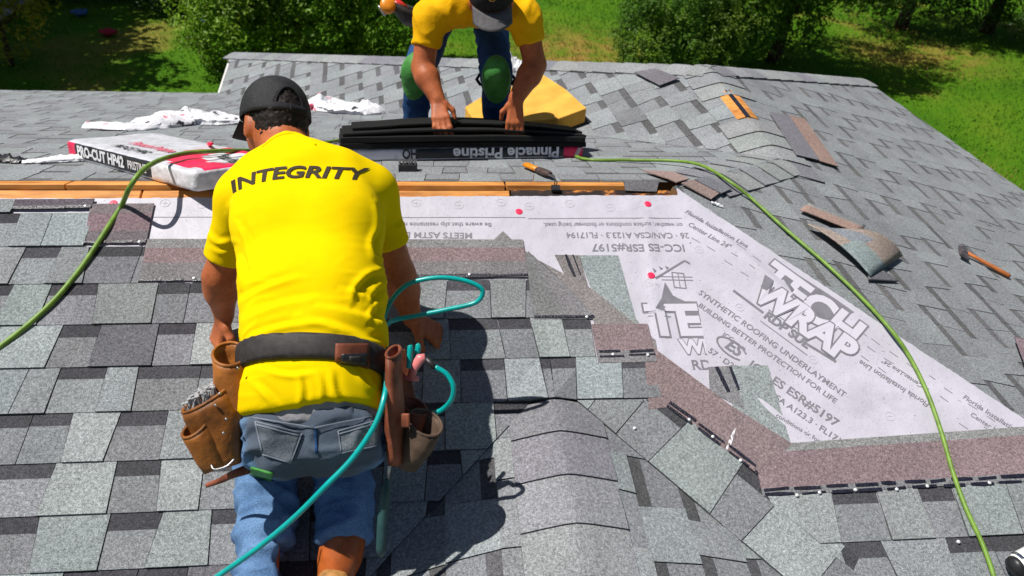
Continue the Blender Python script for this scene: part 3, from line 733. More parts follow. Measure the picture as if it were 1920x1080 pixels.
face_text(b1, 'PRO-CUT HP42', A_+ex*.30*Lb+ey*.05+BK.n*.072, ex, ey, BK.n, .26*Lb, .04, .1, KTXT, .035, .0035)
face_text(b1, 'Pinnacle Pristine', A_+ex*.80*Lb+ey*.19+BK.n*.072, nrm(ex-ey*.2), nrm(ey+ex*.2), BK.n, .16*Lb, .03, 0, KTXT, .05, .0035)
# centre, opened: print upside down, black shingles folded out on top
A_, D_ = BK.hit(655, 305), BK.hit(1094, 297)
ex = nrm(D_-A_); ey = np.cross(BK.n, ex); Lb = np.linalg.norm(D_-A_)
def tf(face, u, v):
    if face == 'front':
        if u > .90: return PNK
        return BLK if u > .28 and v > .22 else WHT
    if face == 'end1': return PNK if v > .1 else WHT
    return WHT
b2 = wrapped('shingle_bundle', A_, ex, ey, BK.n, Lb, .33, .055, 'opened bundle of black shingles under the standing worker\'s hands', tf, 44, 14, 5, .004, 8.)
face_text(b2, 'Pinnacle Pristine', A_+ex*.885*Lb+BK.n*.050, -ex, -BK.n, -ey, .46*Lb, .03, 0, LTXT, .045, .0055); face_text(b2, 'HQ', A_+ex*.275*Lb+BK.n*.050, -ex, -BK.n, -ey, .06*Lb, .03, 0, KTXT, .04, .0055)
q = MB()
for k in range(9): q.box(A_+ex*(Lb*.955+.002*k)+BK.n*(.012+.004*k)-ey*.0045, ex*.018, ey*.004, BK.n*.002)
q.build('printed_lines', LTXT, b2)
FELT = mat('black_shingle_back', (.012, .012, .014), .85, .2); fn = noise_tex(FELT, 420, 2, .7); setc(FELT, ramp(FELT, fn, [(.35, .004), (.6, .014), (.75, .06)])); bump(FELT, fn, .5, .003)
def slab(y0, y1, h0, h1, x0, x1, th, curve, name='shingle'):
    V = []; Fc = []; n_ = 24
    for i in range(n_+1):
        t = i/n_; x = x0+(x1-x0)*t; hz = h0+(h1-h0)*t+curve*math.sin(math.pi*t)+.002*noise.noise(Vector((t*9, y0*7, 3)))
        a = A_+ex*x+BK.n*hz; sk = .012*noise.noise(Vector((t*4, h0*30, 1)))
        V += [a+ey*(y0+sk), a+ey*(y1+sk), a+ey*(y1+sk)+BK.n*th, a+ey*(y0+sk)+BK.n*th]
    for i in range(n_):
        for k in range(4): Fc.append((4*i+k, 4*i+4+k, 4*i+4+(k+1) % 4, 4*i+(k+1) % 4))
    Fc += [(0, 1, 2, 3), (4*n_+3, 4*n_+2, 4*n_+1, 4*n_)]
    return bevel(mesh(name, V, [f[::-1] for f in Fc], FELT, b2), .002, 1)
slab(-.012, .30, .057, .050, -.035, Lb+.005, .020, .004); slab(-.014, .30, .078, .070, -.03, Lb+.0, .022, .008); slab(.012, .285, .102, .086, -.02, Lb+.012, .011, .022); slab(.075, .28, .118, .094, .02, Lb+.015, .010, .030)
# ------------------------------------------------------------------ torn wrappers
PLM = mat('torn_plastic_wrap', (.8, .8, .82), .3, .5); pn = noise_tex(PLM, 7, 4, .6); pn2 = noise_tex(PLM, 18, 3, .6)
setc(PLM, mul(PLM, ramp(PLM, pn, [(.31, (.7, .03, .12)), (.36, (.8, .3, .38)), (.39, (.80, .80, .83))]), ramp(PLM, pn2, [(.34, .04), (.38, .9), (.5, 1)]))); bump(PLM, noise_tex(PLM, 30, 4), .8, .008)
PLW = mat('white_plastic_wrap', (.8, .8, .82), .3, .5); bump(PLW, noise_tex(PLW, 30, 4), .8, .008)
def crumple(name, px, widths, heights, label, pl, m, seed, nc=17, per=22, cat='wrapper'):
    P = spline([pl.hit(*q) for q in px], per); n_ = len(P); V = []; Fc = []
    for i, p in enumerate(P):
        t = i/(n_-1); wd = np.interp(t, np.linspace(0, 1, len(widths)), widths); hg = np.interp(t, np.linspace(0, 1, len(heights)), heights)
        d = nrm(P[min(i+1, n_-1)]-P[max(i-1, 0)]); s = np.cross(pl.n, d)
        for k in range(nc):
            a = math.pi*k/(nc-1); q = p+s*(math.cos(a)*wd/2)
            z = math.sin(a)*hg; nz_ = noise.noise(Vector((t*7+seed, k*.22, 0)))*.75+noise.noise(Vector((t*19+seed, k*.5, 5)))*.3+.16*abs(noise.noise(Vector((t*46+seed, k*.9, 8))))
            V.append(q+s*nz_*wd*.22+pl.n*(.006+max(0, z*(1+.9*nz_))))
    Fc = [(i*nc+k, i*nc+k+1, (i+1)*nc+k+1, (i+1)*nc+k) for i in range(n_-1) for k in range(nc-1)]
    o = mesh(name, V, Fc, m, None, False); tag(o, label, cat); return o
crumple('torn_wrapper', [(168, 240), (240, 244), (300, 238), (350, 232), (400, 232), (455, 232)], [.10, .16, .22, .26, .22, .12], [.025, .03, .05, .075, .05, .03], 'crumpled white plastic wrap lying left of the black cap', BK, PLM, 2.)
crumple('torn_wrapper', [(560, 205), (610, 206), (650, 212), (690, 213), (716, 212)], [.2, .26, .24, .2, .1], [.06, .075, .05, .055, .03], 'crumpled pink and white wrap right of the black cap', BK, PLM, 11.)
crumple('torn_wrapper', [(44, 308), (100, 306), (150, 303), (195, 301)], [.04, .05, .06, .03], [.01, .018, .02, .006], 'narrow twisted white wrap strip at the left edge', BK, PLW, 5.)
o = crumple('torn_wrapper', [(-40, 304), (10, 305), (46, 307)], [.06, .07, .05], [.02, .022, .014], 'black printed wrap end at the left edge', BK, BLACKP, 15.)
crumple('torn_wrapper', [(948, 135), (966, 131), (984, 135)], [.06, .09, .05], [.05, .08, .03], 'white wrap bunched behind the standing worker\'s legs', LF, PLW, 21.)
crumple('paper_strip', [(1359, 846), (1368, 832), (1372, 818), (1381, 800)], [.012, .014, .010, .004], [.004, .006, .006, .003], 'thin torn white strip lying on the pink head lap', FR, PLW, 31., cat='paper scrap')
crumple('paper_scrap', [(1330, 383), (1342, 386), (1354, 391)], [.012, .018, .008], [.006, .008, .004], 'small torn white scrap beside the hip', RT, PLW, 41., 7, 5, cat='paper scrap')
q = MB(); q.tube([BK.hit(390, 272, .0), BK.hit(392, 270, .085), BK.hit(397, 269, .10)], [.004, .008, .006], 8)
tag(q.build('wrapper_tab', PINK, None, True), 'tiny pink tab sticking up behind the sealed bundle', 'tab')

# ------------------------------------------------------------------ foam pad
FOAM = mat('yellow_foam', (.72, .40, .09), .9, .1); fo = noise_tex(FOAM, 90, 3, .7); setc(FOAM, mul(FOAM, (.74, .40, .07), ramp(FOAM, noise_tex(FOAM, 9, 4), [(.3, .8), (.7, 1.08)]))); bump(FOAM, fo, .9, .006)
px = [(872, 200), (905, 180), (945, 168), (1018, 139), (1060, 166), (1100, 202), (1046, 222), (990, 227), (930, 227), (886, 222)]
_a, _b, _c = LF.hit(886, 222, .095), LF.hit(1096, 206, .095), LF.hit(1020, 141, .075); _n = nrm(np.cross(_b-_a, _c-_a)); top = []
for q_ in px: d = ray(*q_); top.append(C+d*(((_a-C)@_n)/(d@_n)))
cen_ = np.mean(top, 0); k_ = len(top)
q = MB(); q.add(top+[p-np.array([0, 0, .085]) for p in top]+[cen_], [(i, (i+1) % k_, 2*k_) for i in range(k_)]+[(i+k_, (i+1) % k_+k_, (i+1) % k_, i) for i in range(k_)]+[tuple(range(2*k_-1, k_-1, -1))])
o = bevel(q.build('foam_pad', FOAM), .004, 1); tag(o, 'wedge of yellow foam behind the standing worker\'s legs', 'foam pad')

# ------------------------------------------------------------------ utility knife, nail strip, hatchet, scraps
ORG = varied('orange_plastic', (.75, .25, .01), .4, .4, 50, .8, 1.1, .2, .001); DKB = varied('dark_rubber', (.07, .045, .04), .6, .3, 60, .7, 1.3, .3, .001)
a, b = BK.hit(984, 308, .02), BK.hit(1030, 327, .02); d = nrm(b-a); s = np.cross(BK.n, d); L = np.linalg.norm(b-a)
kn = thing('utility_knife', 'orange and brown utility knife lying near the ridge slot', 'knife', a)
m = MB(); m.tube([a-d*.004, a+d*.02, a+d*.05, a+d*L*.6], [.008, .016, .014, .014], 10, flat=.7); m.build('handle', ORG, kn, True)
m = MB(); m.tube([a+d*L*.55, a+d*L*.62, a+d*L*.9, a+d*L], [.014, .017, .017, .014], 10, flat=.75); m.build('grip', DKB, kn, True)
m = MB(); m.box(a+d*L*.98-s*.009-BK.n*.002, d*.035, s*.018, BK.n*.003); m.build('blade', STEEL, kn)
m = MB(); P = [a+d*(L+.03), a+d*(L+.05)-BK.n*.006, FR.hit(1040, 345, .01), FR.hit(1046, 358, .012)]; m.tube(spline(P, 5), .002, 6); m.box(FR.hit(1034, 360, .004), FR.u*.03, FR.v*.022, FR.n*.012); m.build('tether', BLACKP, kn)
# strip of collated nails standing on end
c = BK.hit(765, 320); nc = thing('nail_coil', 'small dark coil of collated nails standing by the opened bundle', 'nails', c); m = MB(); m2 = MB()
for j in range(4):
    for i in range(6):
        p = c+BK.u*(-.03+.0115*i+random.uniform(-.002, .002))+BK.v*(-.0+.012*j); m.lathe(p, nrm(BK.n+.05*BK.u*random.uniform(-1, 1)), [(.0015, .0), (.0015, .040), (.0052, .041), (.0052, .043), (.001, .0432)], 8)
m.build('nails', STEEL, nc)
q = MB(); q.box(c-BK.u*.036-BK.v*.006, BK.u*.070, BK.v*.046, BK.n*.030); bevel(q.build('collation_band', BLACKP, nc), .004, 2)
# hatchet / roofing hammer on the right slope
a, b = RT.hit(1806, 470, .022), RT.hit(1893, 518, .014); d = nrm(b-a); s = np.cross(RT.n, d); L = np.linalg.norm(b-a)
hh = thing('roofing_hammer', 'roofing hammer with orange wooden handle lying on the right slope', 'hammer', a)
RWOOD = varied('hammer_handle_wood', (.50, .16, .045), .5, .3, 25, .7, 1.15, .2, .001); RUST = varied('dull_steel', (.16, .14, .15), .5, .4, 40, .5, 1.3, .4, .002, metal=.6)
m = MB(); m.tube([a, a+d*L*.3, a+d*L*.7, a+d*L*.95, a+d*L], [.0095, .0098, .012, .0125, .010], 10, flat=.75); m.build('handle', RWOOD, hh, True)
m = MB(); m.box(a-d*.014-s*.028-RT.n*.011, d*.026, s*.05, RT.n*.022); m.lathe(a+s*.02, s, [(.009, 0), (.012, .008), (.014, .012), (.014, .02), (.012, .022)], 12)
bl = [a-s*.028+d*.012, a-s*.028-d*.014, a-s*.065-d*.026, a-s*.072+d*.018]; m.prism(bl, RT.n, -.004, .006); bevel(m.build('head', RUST, hh), .002, 1)
# curled shingle scraps
def curl(px4, hs, label, cols, name='shingle_scrap', pl=RT, n_=10, m_=18, lift=.014):
    A, B, C_, D = [pl.hit(*q) for q in px4]; V = []; Fc = []; Tn = []
    for j in range(n_+1):
        for i in range(m_+1):
            u, v = i/m_, j/n_; p = (A*(1-u)+B*u)*(1-v)+(D*(1-u)+C_*u)*v
            V.append(p+pl.n*(lift+hs(u, v)))
    for j in range(n_):
        for i in range(m_): Fc.append((j*(m_+1)+i, (j+1)*(m_+1)+i, (j+1)*(m_+1)+i+1, j*(m_+1)+i+1)); Tn.append(jit(cols((i+.5)/m_, (j+.5)/n_), .03))
    o = mesh(name, V, Fc, SH, None, True, Tn); md = o.modifiers.new('thick', 'SOLIDIFY'); md.thickness = .005; md.offset = -1
    tag(o, label, 'shingle scrap'); return o
curl([(1495, 400), (1512, 388), (1618, 430), (1600, 448)], lambda u, v: .006+.012*v*(1-u), 'pinkish strip of torn shingle beside the curled scrap', lambda u, v: (.36, .25, .21) if u < .7 else (.27, .27, .27))
curl([(1508, 428), (1560, 440), (1686, 488), (1626, 526)], lambda u, v: .008+.050*math.sin(math.pi*min(1, v*1.0))**.8*(.35+.65*u), 'curled torn shingle scrap lying on the right slope', lambda u, v: (.24, .29, .29) if (u < .42 and v > .45) else ((.22, .24, .265) if .25 < u < .75 and v < .62 else (.31, .255, .22)))
curl([(1622, 506), (1650, 512), (1680, 533), (1624, 530)], lambda u, v: .004, 'dark flat shingle scrap under the curled one', lambda u, v: PAL['purple'], lift=.012)
curl([(1893, 640), (1925, 660), (1930, 720), (1910, 690)], lambda u, v: .01+.03*u, 'torn shingle corner lifting at the right picture edge', lambda u, v: (.2, .15, .17))
# white cordless tool entering the frame at the lower right corner
c = FR.hit(1905, 1062, .045); dv = nrm(FR.hit(1990, 1030, .06)-c); sv = np.cross(FR.n, dv); wt = thing('cordless_tool', 'white tool with dark rounded nose at the lower right corner', 'tool', c-FR.n*.045)
m = MB(); m.tube([c, c+dv*.012, c+dv*.05, c+dv*.20], [.026, .032, .036, .038], 16, flat=.8); m.build('body', varied('white_plastic', (.72, .72, .72), .3, .5, 20, .93, 1.02, .1), wt, True)
m = MB(); m.lathe(c, -dv, [(.026, -.004), (.027, .0), (.024, .010), (.012, .016), (.004, .017)], 16); m.build('nose', BLACKP, wt, True)
m = MB(); m.tube([c+dv*.010+FR.n*.0, c+dv*.018], [.0328, .0345], 16, flat=.8); m.build('trim_ring', mat('chrome', (.6, .6, .62), .15, .5, 1.), wt, True)

# ------------------------------------------------------------------ smooth solids for people: signed distances + surface nets
def cvec(x, y, z): return R@np.array([x, y, z], float)
def cap_(P, a, b, ra, rb=None):
    rb = ra if rb is None else rb; a = np.asarray(a); ba = np.asarray(b)-a; pa = P-a
    h = np.clip((pa@ba)/max(ba@ba, 1e-9), 0, 1); return np.linalg.norm(pa-h[:, None]*ba, axis=1)-(ra+(rb-ra)*h)
def ell_(P, c, A, r):
    q = (P-np.asarray(c))@np.asarray(A).T; r = np.asarray(r); k0 = np.linalg.norm(q/r, axis=1); k1 = np.linalg.norm(q/(r*r), axis=1)+1e-9
    return k0*(k0-1)/k1
def box_(P, c, A, r, rd):
    q = np.abs((P-np.asarray(c))@np.asarray(A).T)-(np.asarray(r)-rd)
    return np.linalg.norm(np.maximum(q, 0), axis=1)+np.minimum(q.max(1), 0)-rd
def smin(a, b, k):
    h = np.maximum(k-np.abs(a-b), 0)/k; return np.minimum(a, b)-h*h*k*.25
def smax(a, b, k): return -smin(-a, -b, k)
def half_(P, p, n_): return (P-np.asarray(p))@nrm(n_)           # negative on the kept side
def solid(fn, lo, hi, res):
    lo = np.asarray(lo); n_ = np.ceil((np.asarray(hi)-lo)/res).astype(int)+1; B = 12
    nb = np.ceil(n_/B).astype(int); n_ = nb*B
    D = np.full(n_, 1., np.float32)
    g = np.stack(np.meshgrid(*[np.arange(k) for k in nb], indexing='ij'), -1).reshape(-1, 3)
    cen = lo+(g*B+B/2)*res; d = fn(cen); act = g[np.abs(d) < B*res*1.15]
    sgn = np.where(d < 0, -1., 1.)
    for q, s in zip(g, sgn):
        if s < 0: D[q[0]*B:q[0]*B+B, q[1]*B:q[1]*B+B, q[2]*B:q[2]*B+B] = -1
    l = np.stack(np.meshgrid(*[np.arange(B)]*3, indexing='ij'), -1).reshape(-1, 3)
    for s in range(0, len(act), 200):
        a = act[s:s+200]; I = (a[:, None, :]*B+l[None]).reshape(-1, 3); v = fn(lo+I*res)
        D[I[:, 0], I[:, 1], I[:, 2]] = v
    S = D < 0; c = np.zeros(n_-1, np.int8)
    offs = [(i, j, k) for i in (0, 1) for j in (0, 1) for k in (0, 1)]
    sl = lambda A, o: A[o[0]:A.shape[0]-1+o[0], o[1]:A.shape[1]-1+o[1], o[2]:A.shape[2]-1+o[2]]
    for o in offs: c += sl(S, o)
    cells = np.argwhere((c > 0) & (c < 8)); idx = -np.ones(n_-1, np.int64); idx[tuple(cells.T)] = np.arange(len(cells))
    acc = np.zeros((len(cells), 3)); cnt = np.zeros(len(cells))
    for i, a in enumerate(offs):
        for b in offs[i+1:]:
            if sum(abs(p-q) for p, q in zip(a, b)) != 1: continue
            da = D[cells[:, 0]+a[0], cells[:, 1]+a[1], cells[:, 2]+a[2]]; db = D[cells[:, 0]+b[0], cells[:, 1]+b[1], cells[:, 2]+b[2]]
            m_ = (da < 0) != (db < 0); t = np.where(m_, da/(da-db+1e-12), 0)
            acc += m_[:, None]*(np.array(a)+t[:, None]*(np.array(b)-np.array(a))); cnt += m_
    V = lo+(cells+acc/np.maximum(cnt, 1)[:, None])*res; Q = []
    for ax in range(3):
        u, v = [(1, 2), (2, 0), (0, 1)][ax]
        A = np.take(S, range(0, n_[ax]-1), ax); Bm = np.take(S, range(1, n_[ax]), ax)
        e = np.argwhere(A != Bm); e = e[(e[:, u] > 0) & (e[:, v] > 0) & (e[:, u] < n_[u]-1) & (e[:, v] < n_[v]-1)]
        def at_(du, dv):
            q = e.copy(); q[:, u] -= du; q[:, v] -= dv; return idx[q[:, 0], q[:, 1], q[:, 2]]
        f = np.stack([at_(1, 1), at_(0, 1), at_(0, 0), at_(1, 0)], 1); ins = A[tuple(e.T)]
        f[~ins] = f[~ins][:, ::-1]; Q.append(f)
    Q = np.concatenate(Q); Q = Q[(Q >= 0).all(1)]
    return V, Q
def nmesh(name, V, Q, m, parent, wr=None, smooth_it=0):
    """mesh from arrays; wr(P, N) moves points along the normal for folds"""
    me = bpy.data.meshes.new(name); me.vertices.add(len(V)); me.vertices.foreach_set('co', np.asarray(V, np.float32).ravel())
    k = Q.shape[1]; me.loops.add(Q.size); me.loops.foreach_set('vertex_index', Q.astype(np.int32).ravel())
    me.polygons.add(len(Q)); me.polygons.foreach_set('loop_start', np.arange(0, Q.size, k, dtype=np.int32)); me.polygons.foreach_set('loop_total', np.full(len(Q), k, np.int32))
    me.update(calc_edges=True); me.validate()
    if wr is not None:
        N = np.empty(len(V)*3, np.float32); me.vertices.foreach_get('normal', N); N = N.reshape(-1, 3)
        V2 = V+N*wr(V, N)[:, None]; me.vertices.foreach_set('co', V2.astype(np.float32).ravel()); me.update()
    me.polygons.foreach_set('use_smooth', np.ones(len(Q), bool)); me.materials.append(m)
    o = bpy.data.objects.new(name, me); link(o, parent)
    return o
def nz(P, s, off_=0., st=None):
    P = P*np.asarray(st) if st is not None else P
    return np.array([noise.noise(Vector(p*s)+Vector((off_, off_*.7, -off_))) for p in P])
def ridged(P, s, off_, A=None, st=(1, 1, 1)):
    q = P@np.asarray(A).T if A is not None else P; q = q*np.asarray(st)
    return 1-2*np.abs(np.array([noise.noise(Vector(p*s)+Vector((off_, -off_, off_*.3))) for p in q]))

SKIN = mat('sunlit_skin', (.52, .16, .065), .5, .3); sn = noise_tex(SKIN, 14, 3); setc(SKIN, mul(SKIN, mul(SKIN, (.47, .135, .05), ramp(SKIN, sn, [(.3, (.72, .66, .62)), (.7, (1.1, 1.12, 1.1))])), ramp(SKIN, noise_tex(SKIN, 90, 4, .7), [(.3, .8), (.7, 1.15)]))); bump(SKIN, noise_tex(SKIN, 130, 4, .65), .4, .002)
HAIRM = varied('dark_hair', (.010, .006, .005), .6, .25, 120, .5, 2.0, .6, .003, 300)
YEL = mat('yellow_cotton', (.88, .60, .0), .92, .06); yn = noise_tex(YEL, 5, 3); setc(YEL, mul(YEL, (.90, .63, .0), ramp(YEL, noise_tex(YEL, 4, 6, .6), [(.3, .86), (.6, 1.03)]))); bump(YEL, noise_tex(YEL, 420, 2), .25, .001)
ORY = mat('golden_cotton', (.85, .42, .0), .8, .15); setc(ORY, mul(ORY, (.85, .44, .0), ramp(ORY, noise_tex(ORY, 5, 3), [(.3, .93), (.7, 1.04)]))); bump(ORY, noise_tex(ORY, 14, 5), .5, .012)
def denim(name, col, fade):
    m = mat(name, col, .85, .15); a = noise_tex(m, 500, 1); b = noise_tex(m, 6, 4, .6)
    c = mul(m, ramp(m, b, [(.32, col), (.62, fade)]), ramp(m, a, [(.35, .65), (.65, 1.3)])); setc(m, c); bump(m, noise_tex(m, 22, 4, .6), .5, .008); return m
DEN = denim('faded_denim', (.065, .135, .27), (.15, .27, .46)); DEN2 = denim('dark_denim', (.012, .045, .13), (.03, .09, .24)); vc = nd(DEN, 'ShaderNodeVertexColor'); vc.layer_name = 'dirt_shade'; _o = DEN.node_tree.nodes['Principled BSDF'].inputs['Base Color'].links[0].from_socket; _x = nd(DEN, 'ShaderNodeMix', data_type='RGBA'); DEN.node_tree.links.new(vc.outputs[0], _x.inputs[0]); DEN.node_tree.links.new(_o, _x.inputs[6]); _x.inputs[7].default_value = (.075, .08, .085, 1); setc(DEN, _x.outputs[2])
DEN3 = denim('grey_denim', (.10, .12, .15), (.17, .19, .21))
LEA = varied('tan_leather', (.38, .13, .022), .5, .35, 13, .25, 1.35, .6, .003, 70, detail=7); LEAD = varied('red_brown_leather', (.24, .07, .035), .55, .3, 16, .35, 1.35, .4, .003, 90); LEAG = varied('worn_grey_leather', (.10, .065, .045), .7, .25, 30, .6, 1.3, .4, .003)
BOOTM = varied('boot_leather', (.42, .10, .02), .4, .4, 18, .55, 1.2, .4, .003, 60); SOLE = varied('boot_sole', (.5, .24, .07), .6, .3, 30, .4, 1.1, .4, .003)
BELT = varied('dark_webbing', (.030, .026, .025), .6, .3, 60, .7, 1.4, .3, .001, 300); MESHC = mat('black_cap_mesh', (.012, .012, .014), .62, .3)
CAPM = varied('black_cotton', (.016, .015, .018), .8, .2, 60, .6, 1.6, .4, .001, 300)
vo = nd(MESHC, 'ShaderNodeTexVoronoi'); vo.inputs['Scale'].default_value = 420; g_ = nd(MESHC, 'ShaderNodeNewGeometry'); MESHC.node_tree.links.new(g_.outputs['Position'], vo.inputs['Vector'])
setc(MESHC, ramp(MESHC, vo.outputs['Distance'], [(.2, (.06, .06, .065)), (.55, (.006, .006, .007))])); bump(MESHC, vo.outputs['Distance'], .6, .002)
GPAD = varied('green_knee_pad', (.06, .26, .05), .6, .3, 30, .75, 1.2, .4, .003)
INTK = mat('shirt_print', (.045, .035, .02), .7, .2); GOLD = mat('gold_thread', (.55, .30, .05), .5, .4)
GREYB = varied('grey_waistband', (.30, .29, .31), .8, .15, 30, .8, 1.1, .5, .004)
DEEP = mat('cap_inside', (.01, .01, .01), .9, .1)

def hand_sdf(w_, d, pn_, side, L=.185, curl=(.5, .9, .7), spread=.12):
    """hand at wrist w_, pointing along d, palm normal pn_ (palm side); returns list of capsules"""
    d = nrm(d); pn_ = nrm(pn_-d*(pn_@d)); s = np.cross(d, pn_)*side       # s points to the thumb side
    caps_ = []; pl = L*.52
    for k, off_ in enumerate((.030, .010, -.010, -.028)):
        base = w_+d*pl*(1-.04*abs(k-1))+s*off_*.95; ln = L*(.25, .28, .26, .20)[k]; q = base; ang = 0
        caps_.append((w_+d*.012+s*off_*.45, base, .0155, .0115))
        dirv = nrm(d+s*(off_*spread/.03))
        for j, c in enumerate(curl):
            ang += c; v = dirv*math.cos(ang)+pn_*math.sin(ang); e = q+v*ln*(.95, .65, .55)[j]
            caps_.append((q, e, .0100-.0008*j, .0094-.0010*j)); q = e
    tb = w_+d*L*.16+s*.030; t1 = tb+nrm(d*.75+s*.75+pn_*.35)*L*.19; t2 = t1+nrm(d*.9+s*.15+pn_*.6)*L*.17
    caps_ += [(w_+d*.02+s*.012, tb, .018, .014), (tb, t1, .0135, .011), (t1, t2, .0108, .009)]
    return caps_
def eval_caps(P, caps_, k=.008):
    d = None
    for a, b, ra, rb in caps_:
        q = cap_(P, a, b, ra, rb); d = q if d is None else smin(d, q, k)
    return d
def bag(name, rim_c, rim_a, rim_b, bot_c, bot_a, bot_b, m, parent, n_=20, rows=9, bulge=.15, th=.004, seed=0.):
    """open leather pocket: loft of ellipses from rim to bottom, with a rolled rim"""
    V = []; Fc = []
    for j in range(rows+1):
        t = j/rows; c = rim_c*(1-t)+bot_c*t; a = (rim_a*(1-t)+bot_a*t)*(1+bulge*math.sin(math.pi*t)*(1 if t < 1 else 0)); b = (rim_b*(1-t)+bot_b*t)*(1+bulge*math.sin(math.pi*t))
        for k in range(n_):
            th_ = 2*math.pi*k/n_; p = c+a*math.cos(th_)+b*math.sin(th_); dn = noise.noise(Vector(p*18)+Vector((seed, 0, 0)))*.006*math.sin(math.pi*min(1, t+.1)); V.append(p+nrm(p-c)*dn)
    Fc = [(j*n_+k, j*n_+(k+1) % n_, (j+1)*n_+(k+1) % n_, (j+1)*n_+k) for j in range(rows) for k in range(n_)]+[tuple(range(rows*n_, rows*n_+n_))]
    o = mesh(name, V, Fc, m, parent, True); md = o.modifiers.new('thick', 'SOLIDIFY'); md.thickness = th; md.offset = 0
    q = MB(); P = V[:n_]+[V[0]]; q.tube(P, th*.95, 6, caps=False); q.build('rim', m, o, True)
    return o

# ------------------------------------------------------------------ kneeling worker
KN = {'pel': at(590, 775, 1.63), 'hipL': at(532, 795, 1.62), 'hipR': at(650, 790, 1.62), 'kneeL': at(505, 850, 1.855), 'kneeR': at(645, 800, 1.90), 'ankL': at(494, 1150, 1.625), 'ankR': at(641, 1030, 1.735),
      'toeL': at(494, 1250, 1.58), 'toeR': at(622, 1130, 1.69), 'waist': at(590, 668, 1.63), 'mid': at(588, 545, 1.69), 'up': at(579, 420, 1.77), 'sh': at(566, 345, 1.85), 'neck': at(542, 268, 1.93), 'head': at(517, 226, 1.99),
      'shL': at(457, 372, 1.88), 'shR': at(694, 360, 1.89), 'elL': at(412, 520, 1.96), 'elR': at(749, 515, 1.99), 'wrL': at(420, 590, 2.05), 'wrR': at(772, 596, 2.10)}
K = KN
worker = thing('person', 'kneeling worker in yellow INTEGRITY shirt, blue jeans and black cap', 'person', FR.hit(580, 880))
rightv = cvec(1, 0, 0); backv = cvec(0, -.15, -1)
def off(p, x=0, y=0, z=0): return p+cvec(x, y, z)
spine = nrm(K['sh']-K['waist']); bn_ = nrm(spine-rightv*(spine@rightv)*1.0)      # belt and hem lie level across the back
hemS = {}
def torso(P, g=0.):
    d = None
    for a, b, wa_, wb_, ra, rb in (('pel', 'waist', .060, .056, .088, .088), ('waist', 'mid', .056, .064, .088, .090), ('mid', 'up', .064, .080, .090, .092), ('up', 'sh', .080, .086, .092, .085)):
        for s in (-1, 0, 1):
            q = cap_(P, K[a]+rightv*s*wa_, K[b]+rightv*s*wb_, ra+g, rb+g); d = q if d is None else smin(d, q, .05)
    for s, n_ in ((-1, 'shL'), (1, 'shR')):
        d = smin(d, cap_(P, K['sh']+rightv*s*.03+cvec(0, -.01, 0), K[n_], .080+g, .060+g), .05)
    d = smin(d, cap_(P, off(K['sh'], 0, -.0, -.01), off(K['neck'], 0, .015, -.01), .075+g, .050+g), .06)
    return d
def sleeve(P, s, e, f, r0, r1):
    a, b = K[s], K[e]; h = a+(b-a)*f
    return smax(cap_(P, a, h, r0, r1), half_(P, h-nrm(b-a)*.0, (b-a)), .006)
hem_p, hem_n = at(590, 770, 1.55), -bn_+cvec(0, 0, -.0)
def shirt_f(P):
    d = torso(P, .004)
    d = smin(d, sleeve(P, 'shL', 'elL', .76, .058, .057), .05); d = smin(d, sleeve(P, 'shR', 'elR', .64, .058, .057), .05)
    q = (P-K['waist'])@bn_+.020                                # pinch under the belt, blouse above and below
    d = d+.006*np.exp(-(q/.026)**2)-.008*np.exp(-((q-.075)/.035)**2)-.004*np.exp(-((q+.06)/.03)**2)-.024*np.exp(-((q+.115)/.055)**2)
    d = smax(d, half_(P, hem_p, hem_n)+.012*np.sin((P-hem_p)@rightv*16), .008)
    return smax(d, -cap_(P, K['neck']-spine*.0, K['head'], .052, .05), .006)
lo = np.min([K[k] for k in K], 0)-.2; hi = np.max([K[k] for k in K], 0)+.2
TS = np.array([rightv, spine, np.cross(rightv, spine)])
FOLDS = [([(452, 566), (500, 540), (560, 520)], .004, 7), ([(456, 600), (520, 575), (600, 560)], .004, 8), ([(470, 632), (540, 612), (610, 606)], .0035, 7), ([(560, 596), (640, 618), (722, 650)], .005, 8), ([(600, 575), (670, 590), (724, 612)], .005, 7), ([(640, 632), (690, 640), (722, 645)], .004, 6),
         ([(712, 420), (694, 452), (700, 480), (722, 488)], .006, 6), ([(724, 505), (692, 512), (664, 540), (660, 566)], .006, 7), ([(724, 530), (700, 545), (690, 572)], .005, 5), ([(724, 560), (702, 572), (690, 600)], .006, 6), ([(640, 545), (680, 556), (724, 590)], .004, 6),
         ([(440, 470), (452, 505), (450, 540)], .005, 6), ([(446, 420), (462, 452), (470, 500)], .004, 6), ([(700, 380), (706, 410), (700, 440)], .004, 6), ([(480, 690), (540, 705), (590, 700)], .003, 6), ([(560, 700), (566, 735), (560, 765)], .004, 6), ([(620, 696), (626, 730), (640, 762)], .004, 7), ([(668, 694), (684, 722), (712, 738)], .005, 7), ([(690, 700), (700, 720), (714, 722)], .004, 5), ([(476, 720), (500, 742), (520, 768)], .004, 7), ([(596, 698), (604, 730), (600, 764)], .003, 6),
         ([(392, 440), (410, 456), (436, 452)], .004, 6), ([(396, 465), (414, 474), (432, 470)], .003, 5), ([(722, 420), (742, 428), (756, 418)], .004, 6), ([(470, 300), (520, 290), (560, 300)], .0015, 8), ([(430, 390), (446, 372), (470, 352)], .003, 7)]
